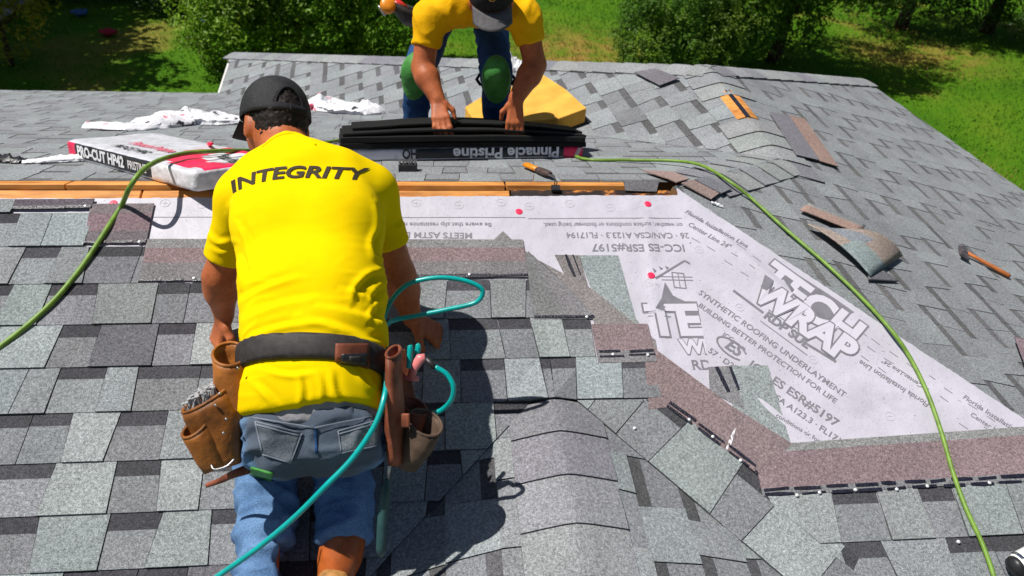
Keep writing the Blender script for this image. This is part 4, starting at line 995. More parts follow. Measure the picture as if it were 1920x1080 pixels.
def shirt_wr(P, N):
    q = (P-K['waist'])@spine; x = (P-K['waist'])@rightv
    side = np.clip((np.abs(x)-.04)/.10, 0, 1); low = np.clip(1-np.abs(q-.06)/.22, 0, 1)
    b = ridged(P, 15., 7.7, TS, (.45, 1.8, .8)); c = nz(P, 6., 2.)
    v = (P-C)@R; px_ = np.stack([CX+F*v[:, 0]/v[:, 2], CY+F*v[:, 1]/v[:, 2]], 1); fr = np.einsum('ij,ij->i', N, P-C) < 0
    out = .0025*c+np.maximum(b-.45, 0)**1.3*.008*(.1+.9*low*side)
    for pts, amp, w_ in FOLDS:
        S = np.array([p_[:2] for p_ in spline([np.array([*p_, 0.]) for p_ in pts], 4)]); best = np.full(len(P), 1e9); tt = np.zeros(len(P)); sg = np.zeros(len(P)); n_ = len(S)-1
        near = np.where(((px_ > S.min(0)-30) & (px_ < S.max(0)+30)).all(1) & fr)[0]
        if not len(near): continue
        pn_ = px_[near]
        for i in range(n_):
            a_, d_ = S[i], S[i+1]-S[i]; h = np.clip(((pn_-a_)@d_)/(d_@d_), 0, 1); e = pn_-a_-h[:, None]*d_; l = np.linalg.norm(e, axis=1); m_ = l < best[near]
            k_ = near[m_]; best[k_] = l[m_]; tt[k_] = (i+h[m_])/n_; sg[k_] = np.sign(e[m_, 0]*d_[1]-e[m_, 1]*d_[0])
        f_ = np.exp(-(best/w_)**2)-.75*np.exp(-((best-w_*1.5*sg)/(w_*1.0))**2)*(sg > 0)
        out[near] += (amp*1.25*np.sin(np.pi*np.clip(tt, .04, .96))**.6*f_)[near]
    return out
V, Q = solid(shirt_f, lo, hi, .0055)
shirt = nmesh('shirt', V, Q, YEL, worker, shirt_wr)
me = shirt.data; bvh = BVHTree.FromPolygons([v.co[:] for v in me.vertices], [p.vertices[:] for p in me.polygons])
# lettering across the shoulders, wrapped onto the cloth
def wrap_text(s, bold, shear, pts, hpx, m, parent, bv, name='printed_text'):
    V, Fc = text_geo(s, bold, shear); bm = bmesh.new()
    vs = [bm.verts.new(v) for v in V]
    for f in Fc:
        try: bm.faces.new([vs[i] for i in f])
        except ValueError: pass
    bmesh.ops.triangulate(bm, faces=bm.faces[:])
    for _ in range(2):
        es = [e for e in bm.edges if e.calc_length() > .16]
        if es: bmesh.ops.subdivide_edges(bm, edges=es, cuts=1); bmesh.ops.triangulate(bm, faces=[f for f in bm.faces if len(f.verts) > 3])
    x0, x1 = V[:, 0].min(), V[:, 0].max(); out = []
    tt = np.linspace(0, 1, len(pts)); PX = np.array(pts, float); bm.verts.index_update()
    co = np.polyfit(tt, PX[:, 1], 3); cx_ = np.polyfit(tt, PX[:, 0], 2)
    for v in bm.verts:
        t = (v.co.x-x0)/(x1-x0); px_, py_ = np.polyval(cx_, t), np.polyval(co, t); dx, dy = np.polyval(np.polyder(cx_), t), np.polyval(np.polyder(co), t); l = math.hypot(dx, dy)
        h = v.co.y/.73*hpx; px_ += dy/l*h; py_ -= dx/l*h
        d = ray(px_, py_); hit_ = bv.ray_cast(Vector(C), Vector(nrm(d)))
        if hit_[0] is None: hit_ = (Vector(at(px_, py_, 1.7)), Vector(-nrm(d)))
        out.append(np.array(hit_[0])-nrm(d)*.0038)
    Fq = [tuple(v.index for v in f.verts) for f in bm.faces]; bm.free()
    return mesh(name, out, Fq, m, parent)
wrap_text('INTEGRITY', .030, .22, [(437, 363), (480, 341), (530, 334), (580, 334), (640, 332), (693, 337)], 22, INTK, shirt, bvh)
def seam(px, r=.0016, bv=bvh, par=None, m=None, n_=6):
    P = []
    for p in spline([np.array([*q, 0.]) for q in px], n_):
        d = nrm(ray(p[0], p[1])); h = bv.ray_cast(Vector(C), Vector(d))
        if h[0] is not None: P.append(np.array(h[0])-d*.0008)
    if len(P) > 2: q = MB(); q.tube(P, r*.7, 6); q.build('seam', m or YEL, par or shirt, True)
seam([(492, 276), (516, 258), (546, 250), (574, 258), (592, 272)], .004)
# head, neck, arms, hands and the covered rest of the body as one skin
hu = nrm(cvec(-.06, -.96, .14)); hf = cvec(-.62, .20, .78); hf = nrm(hf-hu*(hf@hu)); hs = np.cross(hf, hu); HA = np.array([hs, hf, hu])    # right, face, up
hc = K['head']
handL = hand_sdf(K['wrL'], FR.hit(408, 640, .02)-K['wrL'], -FR.n+cvec(.6, 0, 0), 1, .18, (.6, 1.0, .9)); handR = hand_sdf(K['wrR'], FR.hit(822, 628, .02)-K['wrR'], -FR.n+cvec(-.4, .2, 0), -1, .18, (.5, .8, .6))
def body_f(P):
    d = ell_(P, hc+hu*.012-hf*.006, HA, (.076, .096, .100)); d = smin(d, ell_(P, hc+hf*.035-hu*.055, HA, (.056, .062, .062)), .05)
    d = smin(d, cap_(P, hc+hf*.098-hu*.02, hc+hf*.112-hu*.045, .010, .015), .02)               # nose
    d = smax(d, -ell_(P, hc+hf*.105+hs*.032-hu*.008, HA, (.014, .014, .010)), .012); d = smax(d, -ell_(P, hc+hf*.105-hs*.032-hu*.008, HA, (.014, .014, .010)), .012)
    d = smax(d, -ell_(P, hc+hf*.104-hu*.080, HA, (.024, .012, .004)), .008)                      # mouth
    for s in (-1, 1):
        e = ell_(P, hc+hs*s*.080-hf*.006-hu*.030, HA, (.010, .022, .034)); e = smax(e, -ell_(P, hc+hs*s*.090+hf*.002-hu*.026, HA, (.010, .012, .020)), .006); d = smin(d, e, .012)
    d = smin(d, cap_(P, hc-hf*.025-hu*.05, K['neck']-spine*.05, .058, .064), .04)
    d = smin(d, torso(P, -.014), .03)
    for s in 'LR':
        d = smin(d, cap_(P, K['sh'+s], K['el'+s], .052, .042), .03); d = smin(d, cap_(P, K['el'+s], K['el'+s]+(K['wr'+s]-K['el'+s])*.35, .042, .043), .02); d = smin(d, cap_(P, K['el'+s]+(K['wr'+s]-K['el'+s])*.3, K['wr'+s], .043, .028), .02)
        d = smin(d, cap_(P, K['hip'+s], K['knee'+s], .062, .044), .03); d = smin(d, cap_(P, K['knee'+s], K['ank'+s], .040, .028), .02); d = smin(d, cap_(P, K['ank'+s], K['toe'+s], .026, .024), .02)
    d = smin(d, eval_caps(P, handL), .012); d = smin(d, eval_caps(P, handR), .012)
    return d
V, Q = solid(body_f, lo-.05, hi+.05, .0055)
nmesh('body', V, Q, SKIN, worker)
def hair_f(P):
    d = ell_(P, hc+hu*.012-hf*.008, HA, (.080, .098, .102)); d = smin(d, cap_(P, hc-hf*.05-hu*.02, hc-hf*.040-hu*.085, .060, .058), .03)
    d = smax(d, half_(P, hc+hf*.02, hf-hu*.15), .01); d = smax(d, half_(P, hc-hu*.088, -hu-hf*.15), .012)
    for s in (-1, 1): d = smax(d, -ell_(P, hc+hs*s*.085-hf*.004-hu*.034, HA, (.022, .026, .036)), .006)
    return d
V, Q = solid(hair_f, hc-.16, hc+.16, .004)
nmesh('hair', V, Q, HAIRM, worker, lambda P, N: .0035*nz(P, 130., 1.))
# trucker cap
capo = None
def make_cap(hc, HA, parent, brim_col, crown_m, sz=1., opening=True):
    hs, hf, hu = HA; V = []; Fc = []; nth, nph = 72, 22
    tilt = .10
    def cp(th, ph):          # th 0 = back, pi = front ; ph 0 top .. 1 band
        r = .092*sz*math.sin(ph*math.pi/2)**.82; z = .112*sz*math.cos(ph*math.pi/2)**.9; b = -math.cos(th)
        p = hc+hu*(.018*sz+z)+hs*(r*.93*math.sin(th))+hf*(r*1.13*b); return p+hu*(.016*b*ph*sz*(1 if b > 0 else .6))
    for j in range(nph+1):
        for i in range(nth): V.append(cp(2*math.pi*i/nth, (j+.02)/(nph+.02)))
    for j in range(nph):
        for i in range(nth):
            th = 2*math.pi*(i+.5)/nth; a = th if th < math.pi else th-2*math.pi
            if opening and math.hypot(a/.42, (1-(j+.5)/nph)/.34) < 1: continue
            Fc.append((j*nth+i, (j+1)*nth+i, (j+1)*nth+(i+1) % nth, j*nth+(i+1) % nth))
    o = mesh('cap', V, [f[::-1] for f in Fc], crown_m, parent, True); md = o.modifiers.new('thick', 'SOLIDIFY'); md.thickness = .003; md.offset = 1
    q = MB(); q.sphere(cp(0, 0)+hu*.001, (.007, .007, .004), 10, 6, ax=HA); q.build('button', CAPM, o, True)
    if opening:
        for k, (lo_, hi_) in enumerate(((-.52, .05), (-.05, .52))):
            q = MB(); L_ = [cp(t_, 1.0)+hu*(.006-.0*k)+(-hf)*(.002+.0015*k) for t_ in np.linspace(lo_, hi_, 12)]
            VV = []
            for p in L_: VV += [p-hu*.010, p+hu*.012]
            q.add(VV, [(2*i, 2*i+2, 2*i+3, 2*i+1) for i in range(len(L_)-1)]); s_ = q.build('strap', CAPM, o, True); md = s_.modifiers.new('thick', 'SOLIDIFY'); md.thickness = .0025; md.offset = 0
        rim = []
        for t_ in np.linspace(-math.pi/2, math.pi/2, 20): rim.append(cp(math.sin(t_)*.42, 1-.34*math.cos(t_)))
        q = MB(); q.tube(rim, .003, 6); q.build('opening_trim', CAPM, o, True)
    B = []; nb, nr = 17, 7
    for r_ in range(nr):
        for i in range(nb):
            a = math.pi+(i/(nb-1)-.5)*2.0; p = cp(a, 1.0); out = .075*sz*r_/(nr-1)*math.cos((i/(nb-1)-.5)*2.0*.80)**.5
            B.append(p+hf*out-hu*(.014*(r_/(nr-1))+.030*abs(i/(nb-1)-.5)**2*2*(r_/(nr-1)))-hu*.002)
    s_ = mesh('brim', B, [(r_*nb+i, r_*nb+i+1, (r_+1)*nb+i+1, (r_+1)*nb+i) for r_ in range(nr-1) for i in range(nb-1)], brim_col, o, True); md = s_.modifiers.new('thick', 'SOLIDIFY'); md.thickness = .003; md.offset = 0
    return o, cp
capo, _ = make_cap(hc-hu*.020, HA, worker, CAPM, MESHC, 1.08)
# jeans
STITCH = mat('pale_stitching', (.22, .25, .30), .8, .1)
def jeans_f(P):
    d = None
    for s in (-1, 0, 1):
        q = cap_(P, K['pel']+rightv*s*.054+cvec(0, .03, 0), K['waist']+rightv*s*.056-spine*.035, .086, .082); d = q if d is None else smin(d, q, .04)
    for s, sg in (('L', -1), ('R', 1)):
        bt = K['hip'+s]+cvec(0, .026, -.004); d = smin(d, ell_(P, bt, np.eye(3), (.085, .085, .085)), .035)
        d = smin(d, cap_(P, K['hip'+s], K['knee'+s], .080, .067), .03); d = smin(d, cap_(P, K['knee'+s]+nrm(K['knee'+s]-K['ank'+s])*.02, K['ank'+s], .068, .060), .025)
    d = smax(d, -cap_(P, K['pel']+cvec(.003, .145, -.13), K['pel']+cvec(0, .01, -.165), .012, .010), .03)
    for s in 'LR':
        a = nrm(K['ank'+s]-K['knee'+s]); d = smax(d, half_(P, K['ank'+s]-a*.02, a)*np.where(np.linalg.norm(P-K['ank'+s], axis=1) < .16, 1, 0)-1*np.where(np.linalg.norm(P-K['ank'+s], axis=1) < .16, 0, 1), .006)
    return smax(d, half_(P, K['waist']-bn_*.140, bn_), .006)
TJ = np.array([rightv, nrm(K['ankL']-K['kneeL']), nrm(np.cross(rightv, K['ankL']-K['kneeL']))])
def jeans_wr(P, N):
    return .003*nz(P, 9., 4.)+np.maximum(ridged(P, 10., 5.5, TJ, (.6, 1.5, 1.))-.25, 0)**1.2*.018+np.maximum(ridged(P, 19., 2.5, TJ, (.6, 1.4, 1.))-.35, 0)**1.2*.011
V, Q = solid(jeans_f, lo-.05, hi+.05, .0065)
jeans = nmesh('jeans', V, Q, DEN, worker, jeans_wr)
me = jeans.data; ca = me.color_attributes.new('dirt_shade', 'FLOAT_COLOR', 'POINT'); co_ = np.empty(len(me.vertices)*3, np.float32); me.vertices.foreach_get('co', co_); co_ = co_.reshape(-1, 3)
dd_ = np.linalg.norm((co_-at(585, 822, 1.53))/1.0, axis=1)+.03*nz(co_, 14., 6.); dv = np.clip((.17-dd_)/.05, 0, .8); ca.data.foreach_set('color', np.repeat(dv, 4).astype(np.float32))  # grey seat patch: some dirt, mostly shade painted into the denim colour
bvj = BVHTree.FromPolygons([v.co[:] for v in me.vertices], [p.vertices[:] for p in me.polygons])
def wrap_patch(name, px, m, parent, bv, lift=.004, n_=14, th=.002):
    """cloth patch: bilinear pixel quad cast onto the surface beneath, with real thickness"""
    A, B, C_, D = [np.array(q, float) for q in px]; V = []
    for j in range(n_+1):
        for i in range(n_+1):
            u, v = i/n_, j/n_; p = (A*(1-u)+B*u)*(1-v)+(D*(1-u)+C_*u)*v; d = nrm(ray(*p)); h = bv.ray_cast(Vector(C), Vector(d))
            V.append(np.array(h[0])-d*lift if h[0] is not None else None)
    for i, v in enumerate(V):
        if v is None:
            c = [q for q in V if q is not None]; j = min(range(len(V)), key=lambda k: 1e9 if V[k] is None else abs(k//(n_+1)-i//(n_+1))+abs(k % (n_+1)-i % (n_+1))); V[i] = V[j]
    o = mesh(name, V, [(j*(n_+1)+i, (j+1)*(n_+1)+i, (j+1)*(n_+1)+i+1, j*(n_+1)+i+1) for j in range(n_) for i in range(n_)], m, parent, True)
    md = o.modifiers.new('thick', 'SOLIDIFY'); md.thickness = th; md.offset = 0; return o
wrap_patch('back_pocket', [(478, 790), (566, 812), (545, 868), (492, 852)], DEN3, jeans, bvj, .003); wrap_patch('back_pocket', [(634, 808), (712, 786), (706, 836), (640, 850)], DEN3, jeans, bvj, .003)
wrap_patch('back_seam', [(589, 800), (593, 800), (595, 850), (591, 850)], DEN2, jeans, bvj, .003, 8)
for a, b in (((478, 790), (566, 812)), ((480, 796), (565, 818)), ((634, 808), (712, 786)), ((634, 814), (712, 792)), ((566, 812), (545, 868)), ((478, 790), (492, 852)), ((492, 852), (545, 868)), ((640, 850), (706, 836)), ((634, 808), (640, 850)), ((470, 782), (590, 802)), ((590, 802), (718, 776))):
    n_ = np.array([-(b[1]-a[1]), b[0]-a[0]], float); n_ = n_/np.linalg.norm(n_)*1.1; wrap_patch('stitching', [tuple(np.array(a)-n_), tuple(np.array(b)-n_), tuple(np.array(b)+n_), tuple(np.array(a)+n_)], STITCH, jeans, bvj, .0055, 6, .001)
# grey band of undershirt between shirt hem and jeans
def band_f(P):
    d = None
    for s in (-1, 0, 1):
        q = cap_(P, K['pel']+rightv*s*.060, K['waist']+rightv*s*.056, .105, .098); d = q if d is None else smin(d, q, .04)
    return smax(smax(d, half_(P, K['waist']-bn_*.085, bn_), .004), half_(P, at(590, 796, 1.53), -bn_), .004)
V, Q = solid(band_f, K['pel']-.25, K['pel']+.25, .007); nmesh('undershirt', V, Q, GREYB, worker, lambda P, N: .004*nz(P, 28., 3.))
# boots
def boot(s, heel_lift):
    a, b = K['ank'+s], K['toe'+s]; d = nrm(b-a); up = FR.n
    def f(P):
        q = cap_(P, a-d*.02, a+d*.01, .050, .046); q = smin(q, cap_(P, a+d*.005, b-d*.01, .046, .040), .03); return smin(q, ell_(P, b, np.eye(3), (.045, .045, .04)), .03)
    V, Q = solid(f, np.minimum(a, b)-.18, np.maximum(a, b)+.18, .006); o = nmesh('boot', V, Q, BOOTM, worker, lambda P, N: .004*nz(P, 22., 5.))
    def g(P): return smax(cap_(P, a+d*.085+up*.012, b+up*.008, .050, .046), half_(P, a+up*.024, -up-d*.05), .006)
    V, Q = solid(g, np.minimum(a, b)-.18, np.maximum(a, b)+.18, .006); nmesh('sole', V, Q, SOLE, o)
boot('L', 0); boot('R', 0)
wrap_patch('knee_pad_strap', [(470, 876), (512, 888), (508, 902), (470, 890)], GPAD, worker, bvj, .006, 6, .004)

# ------------------------------------------------------------------ tool belt
tb = thing('tool_belt', 'leather tool belt with pouches round the kneeling worker\'s waist', 'tool belt', K['waist'])
bc = K['waist']-bn_*.022
def belt_f(P): return smax(smax(torso(P, .016), half_(P, bc+bn_*.027, bn_), .003), half_(P, bc-bn_*.027, -bn_), .003)
V, Q = solid(belt_f, bc-.28, bc+.28, .006); strap = nmesh('strap', V, Q, BELT, tb)
me = strap.data; bvb = BVHTree.FromPolygons([v.co[:] for v in me.vertices], [p.vertices[:] for p in me.polygons])
wrap_patch('leather_patch', [(629, 644), (693, 644), (692, 690), (627, 689)], LEAD, tb, bvb, .005, 10, .004)
o = wrap_patch('buckle', [(640, 664), (690, 662), (688, 684), (638, 684)], BLACKP, tb, bvb, .010, 8, .008); wrap_patch('buckle_bar', [(655, 668), (678, 667), (677, 681), (654, 681)], BELT, o, bvb, .016, 4, .006)
def pz(px_, py_, z): return at(px_, py_, z)
ix = lambda k: cvec(k, 0, 0); iy = lambda k: cvec(0, k, 0); iz = lambda k: cvec(0, 0, k)
# left pouch
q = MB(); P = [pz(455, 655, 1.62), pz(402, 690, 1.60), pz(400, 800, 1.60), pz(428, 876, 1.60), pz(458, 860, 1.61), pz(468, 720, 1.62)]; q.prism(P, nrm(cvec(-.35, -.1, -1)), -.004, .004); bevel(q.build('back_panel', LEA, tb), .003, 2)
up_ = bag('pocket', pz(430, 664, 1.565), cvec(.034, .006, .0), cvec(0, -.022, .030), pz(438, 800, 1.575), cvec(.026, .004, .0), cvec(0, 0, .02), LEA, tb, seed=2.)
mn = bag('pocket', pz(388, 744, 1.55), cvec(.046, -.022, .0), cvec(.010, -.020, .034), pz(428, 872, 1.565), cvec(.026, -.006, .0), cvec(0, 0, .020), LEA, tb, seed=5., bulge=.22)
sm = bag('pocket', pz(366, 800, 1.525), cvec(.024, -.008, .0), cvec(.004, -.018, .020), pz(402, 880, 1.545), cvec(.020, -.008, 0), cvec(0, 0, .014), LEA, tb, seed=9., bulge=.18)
q = MB()
for k in range(70):
    a = pz(386, 742, 1.55)+cvec(.038, -.018, .0)*random.uniform(-.9, .8)+cvec(.008, -.016, .028)*random.uniform(-.9, .8); d = nrm(cvec(random.uniform(-.5, .3), -1, random.uniform(-.6, .3)))
    q.lathe(a-d*.03, d, [(.0013, 0), (.0013, .044), (.0042, .0445), (.0042, .046), (.0008, .0462)], 6)
o = q.build('loose_nails', mat('bright_galvanised', (.55, .55, .56), .35, .6, .35), tb); o['kind'] = 'stuff'
for p in ((412, 738), (424, 786), (419, 812), (446, 690), (404, 760)):
    q = MB(); c_ = pz(p[0], p[1], 1.518); q.sphere(c_, .0035, 8, 5); q.build('rivet', STEEL, tb, True)
q = MB(); q.tube(spline([pz(395, 868, 1.53), pz(402, 880, 1.52), pz(425, 874, 1.52), pz(440, 860, 1.53)], 6), .0022, 8); q.build('wire_loop', STEEL, tb, True)
q = MB(); Pl = spline([pz(468, 878, 1.60), pz(440, 888, 1.60), pz(415, 900, 1.62), pz(388, 910, 1.64)], 6); V = []
for i, p in enumerate(Pl): w2 = .011*(1-.6*i/len(Pl)); V += [p-cvec(.2, 1, 0)*w2, p+cvec(.2, 1, 0)*w2]
q.add(V, [(2*i, 2*i+1, 2*i+3, 2*i+2) for i in range(len(Pl)-1)]); o = q.build('tie_strap', LEAD, tb, True); md = o.modifiers.new('t', 'SOLIDIFY'); md.thickness = .004
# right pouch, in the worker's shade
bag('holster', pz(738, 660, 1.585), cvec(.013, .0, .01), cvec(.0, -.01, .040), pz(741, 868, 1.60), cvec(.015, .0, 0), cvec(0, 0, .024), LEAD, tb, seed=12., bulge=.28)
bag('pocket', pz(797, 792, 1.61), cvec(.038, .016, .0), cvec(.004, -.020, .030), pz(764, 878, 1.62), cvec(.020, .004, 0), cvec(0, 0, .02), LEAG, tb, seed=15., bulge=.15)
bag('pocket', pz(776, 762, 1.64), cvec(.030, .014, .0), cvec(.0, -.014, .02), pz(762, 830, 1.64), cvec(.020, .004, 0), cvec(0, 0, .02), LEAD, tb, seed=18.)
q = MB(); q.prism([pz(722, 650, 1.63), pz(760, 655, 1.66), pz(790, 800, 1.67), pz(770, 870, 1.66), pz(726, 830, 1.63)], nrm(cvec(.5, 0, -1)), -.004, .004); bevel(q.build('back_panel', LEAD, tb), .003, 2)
wrap_ = MB(); wrap_.box(pz(752, 776, 1.56), cvec(.018, 0, 0), cvec(0, .030, 0), cvec(0, 0, .01)); bevel(wrap_.build('strap_loop', LEAD, tb), .003, 2)
# tools in the right pouch
pl_ = thing('pliers', 'teal handled pliers poking from the right tool pouch', 'pliers', pz(768, 690, 1.63)); 
for k, (dx, dz) in enumerate(((0, 0), (.012, .018))):
    q = MB(); b0 = pz(766, 690, 1.63)+cvec(dx, 0, dz); q.tube(spline([b0, b0+cvec(.002, -.02, 0), b0+cvec(.004+dx*.3, -.045, 0), b0+cvec(.003, -.052, 0)], 5), [.006]*4+[.0065]*4+[.0068]*4+[.0062]*3+[.003], 10); q.build('handle', TEAL, pl_, True)
ng = thing('air_blow_gun', 'pink blow gun on the teal hose beside the right pouch', 'air tool', pz(782, 700, 1.64)); SAL = varied('pink_enamel', (.75, .22, .22), .3, .5, 20, .9, 1.05, .1)
q = MB(); q.tube([pz(770, 712, 1.64), pz(776, 690, 1.635), pz(788, 672, 1.63), pz(797, 670, 1.63)], [.009, .011, .012, .009], 10, flat=.7); q.build('body', SAL, ng, True)
q = MB(); q.tube([pz(757, 708, 1.64), pz(785, 711, 1.64)], .006, 8); q.build('lever', SAL, ng, True); q = MB(); q.tube([pz(798, 672, 1.63), pz(812, 685, 1.63), pz(816, 690, 1.63)], [.007, .007, .0065], 8); q.build('fitting', BLACKP, ng, True)
hm = thing('hammer', 'hammer with dark teal grip hanging below the right pouch', 'hammer', pz(716, 1040, 1.66)); HGR = varied('dark_teal_rubber', (.025, .075, .075), .5, .4, 30, .7, 1.3, .3, .002)
q = MB(); q.tube(spline([pz(727, 895, 1.63), pz(722, 930, 1.63), pz(717, 980, 1.64), pz(715, 1025, 1.65), pz(714, 1042, 1.66)], 5), list(np.interp(np.linspace(0, 1, 21), [0, .15, .4, .8, 1], [.004, .011, .0125, .012, .006])), 12); q.build('grip', HGR, hm, True)
q = MB(); q.tube([pz(733, 850, 1.625), pz(727, 900, 1.63)], .0045, 8); q.box(pz(722, 838, 1.615), cvec(.03, 0, 0), cvec(0, .016, 0), cvec(0, 0, .02)); q.build('head', STEEL, hm, True)
# teal hose
th1 = spline([pz(700, 650, 1.84), pz(716, 606, 1.83), pz(733, 565, 1.825), pz(765, 533, 1.815), pz(815, 521, 1.81), pz(862, 524, 1.815), pz(896, 536, 1.82), pz(905, 550, 1.825), pz(890, 568, 1.83), pz(840, 580, 1.83), pz(780, 592, 1.83), pz(742, 600, 1.815), pz(723, 612, 1.77), pz(716, 650, 1.70), pz(724, 700, 1.60), pz(722, 738, 1.545), pz(704, 795, 1.52), pz(662, 858, 1.51), pz(610, 912, 1.50), pz(550, 972, 1.51), pz(480, 1030, 1.54), pz(412, 1078, 1.58), pz(360, 1115, 1.62)], 8)
q = MB(); q.tube(th1, .0062, 10); ho = q.build('air_hose', TEAL, None, True); tag(ho, 'teal air hose looping from the worker\'s waist down over his legs', 'hose')
q = MB(); q.tube(spline([pz(816, 688, 1.63), pz(838, 702, 1.63), pz(850, 725, 1.63), pz(846, 750, 1.64), pz(826, 770, 1.66), pz(800, 776, 1.66), pz(782, 770, 1.66)], 7), .0060, 10); h2 = q.build('air_hose', TEAL, None, True); tag(h2, 'short teal hose curl between blow gun and right pouch', 'hose')

# ------------------------------------------------------------------ standing worker bending over the opened bundle
def edge_pt(px_, h):            # point on the front top edge of the black stack seen at that pixel column
    x0, x1 = -.1, Lb+.1
    for _ in range(40):
        xm = (x0+x1)/2
        if proj(A_+ex*xm+ey*.035+BK.n*h)[0] < px_: x0 = xm
        else: x1 = xm
    return A_+ex*xm+ey*.035+BK.n*h
hl, hr = edge_pt(828, .138), edge_pt(970, .138); print('hands', proj(hl), proj(hr))
ZB = (R.T@(hl-C))[2]+.03
W = {'ankL': at(776, 262, ZB+.42), 'ankR': at(930, 266, ZB+.42), 'kneeL': at(786, 128, ZB+.16), 'kneeR': at(930, 132, ZB+.14), 'hipL': at(832, 8, ZB+.50), 'hipR': at(915, 8, ZB+.50),
     'pel': at(874, -10, ZB+.52), 'mid': at(884, -18, ZB+.26), 'sh': at(896, 2, ZB+.0), 'shL': at(806, 34, ZB+.0), 'shR': at(984, 32, ZB+.0), 'elL': at(793, 128, ZB+.05), 'elR': at(1003, 122, ZB+.07), 'wrL': at(820, 186, ZB+.02), 'wrR': at(968, 184, ZB+.02), 'head': at(921, -6, ZB-.15)}
man = thing('person', 'worker in golden shirt and green knee pads bending over opened bundle', 'person', BK.hit(850, 262))
lo2 = np.min([W[k] for k in W], 0)-.25; hi2 = np.max([W[k] for k in W], 0)+.25
rx = cvec(1, 0, 0)
def torso2(P, g=0.):
    d = None
    for a, b, wa_, wb_, ra, rb in (('pel', 'mid', .055, .062, .095, .098), ('mid', 'sh', .062, .070, .098, .076)):
        for s in (-1, 0, 1):
            q = cap_(P, W[a]+rx*s*wa_, W[b]+rx*s*wb_, ra+g, rb+g); d = q if d is None else smin(d, q, .05)
    for n_ in ('shL', 'shR'): d = smin(d, cap_(P, W['sh'], W[n_], .068+g, .054+g), .05)
    return d
def shirt2_f(P):
    d = torso2(P, .006)
    for s, f, r in (('L', .56, .060), ('R', .52, .060)):
        a, b = W['sh'+s], W['el'+s]; h = a+(b-a)*f; d = smin(d, smax(cap_(P, a, h, .058, r), half_(P, h, b-a), .006), .05)
    d = smax(d, half_(P, W['pel']-(W['pel']-W['mid'])*.1, W['pel']-W['mid']), .01)
    return smax(d, -cap_(P, W['sh']+cvec(0, -.01, -.03), W['head'], .05, .05), .01)
V, Q = solid(shirt2_f, lo2, hi2, .008)
A2 = np.array([rx, cvec(0, 1, 0), cvec(0, 0, 1)])
sh2 = nmesh('shirt', V, Q, ORY, man, lambda P, N: np.maximum(ridged(P, 13., 4., A2, (1.3, .8, 1))-.3, 0)*.010+.003*nz(P, 10., 2.))
hu2 = nrm(cvec(.02, -.40, -.92)); hf2 = cvec(.06, .92, -.36); hf2 = nrm(hf2-hu2*(hf2@hu2)); HB = np.array([np.cross(hf2, hu2), hf2, hu2]); h2c = W['head']
hd1 = hand_sdf(W['wrL'], (hl+cvec(.002, .0, -.01))-W['wrL'], -BK.n*.5+cvec(0, 0, 1), 1, .20, (.30, .5, .4)); hd2 = hand_sdf(W['wrR'], (hr+cvec(-.01, .0, -.01))-W['wrR'], -BK.n*.5+cvec(0, 0, 1), -1, .20, (.30, .5, .4))
def body2_f(P):
    d = ell_(P, h2c+hu2*.012, HB, (.078, .096, .100)); d = smin(d, ell_(P, h2c+hf2*.035-hu2*.055, HB, (.056, .062, .062)), .05); d = smin(d, cap_(P, h2c+hf2*.098-hu2*.02, h2c+hf2*.112-hu2*.045, .010, .015), .02)
    for s in (-1, 1):
        d = smin(d, ell_(P, h2c+HB[0]*s*.080-hu2*.03, HB, (.010, .022, .034)), .012); d = smax(d, -ell_(P, h2c+hf2*.105+HB[0]*s*.032-hu2*.008, HB, (.014, .014, .010)), .012)
    d = smax(d, -ell_(P, h2c+hf2*.104-hu2*.080, HB, (.024, .012, .004)), .008)
    d = smin(d, cap_(P, h2c-hf2*.02-hu2*.04, W['sh'], .058, .062), .04); d = smin(d, torso2(P, -.012), .03)
    for s in 'LR':
        m_ = W['el'+s]+(W['wr'+s]-W['el'+s])*.3
        d = smin(d, cap_(P, W['sh'+s], W['el'+s], .054, .046), .03); d = smin(d, cap_(P, W['el'+s], m_, .046, .050), .02); d = smin(d, cap_(P, m_, W['wr'+s], .050, .033), .02)
        d = smin(d, cap_(P, W['hip'+s], W['knee'+s], .060, .042), .03); d = smin(d, cap_(P, W['knee'+s], W['ank'+s], .040, .030), .02)
    return smin(smin(d, eval_caps(P, hd1), .012), eval_caps(P, hd2), .012)
V, Q = solid(body2_f, lo2, hi2, .0065); nmesh('body', V, Q, SKIN, man)
c2, cp2 = make_cap(h2c-hu2*.008, HB, man, varied('grey_brim', (.10, .095, .10), .8, .2, 60, .8, 1.2, .3, .001, 300), CAPM, 1.06, False)
# gold emblem on the cap front
em = MB()
pts = [(-.020, .0), (-.012, .012), (.0, .016), (.014, .014), (.022, .006), (.010, .004), (.016, -.006), (.004, -.012), (-.010, -.010), (-.020, .0)]
bm_c = [cp2(math.pi+a/.092, .62-b/.12) for a, b in pts]; em.tube([p+hf2*.004+hu2*.002 for p in bm_c], .0022, 6); em.tube([cp2(math.pi+a/.092, .62-b/.12)+hf2*.004 for a, b in ((-.006, -.004), (.0, .006), (.008, .002))], .0018, 6)
em.build('emblem', GOLD, c2, True)
def jeans2_f(P):
    d = None
    for s in (-1, 0, 1):
        q = cap_(P, W['pel']+rx*s*.06, W['pel']+rx*s*.06+(W['mid']-W['pel'])*.25, .098, .098); d = q if d is None else smin(d, q, .04)
    for s in 'LR':
        d = smin(d, cap_(P, W['hip'+s], W['knee'+s], .084, .064), .03); d = smin(d, cap_(P, W['knee'+s], W['ank'+s], .062, .056), .03)
    return d
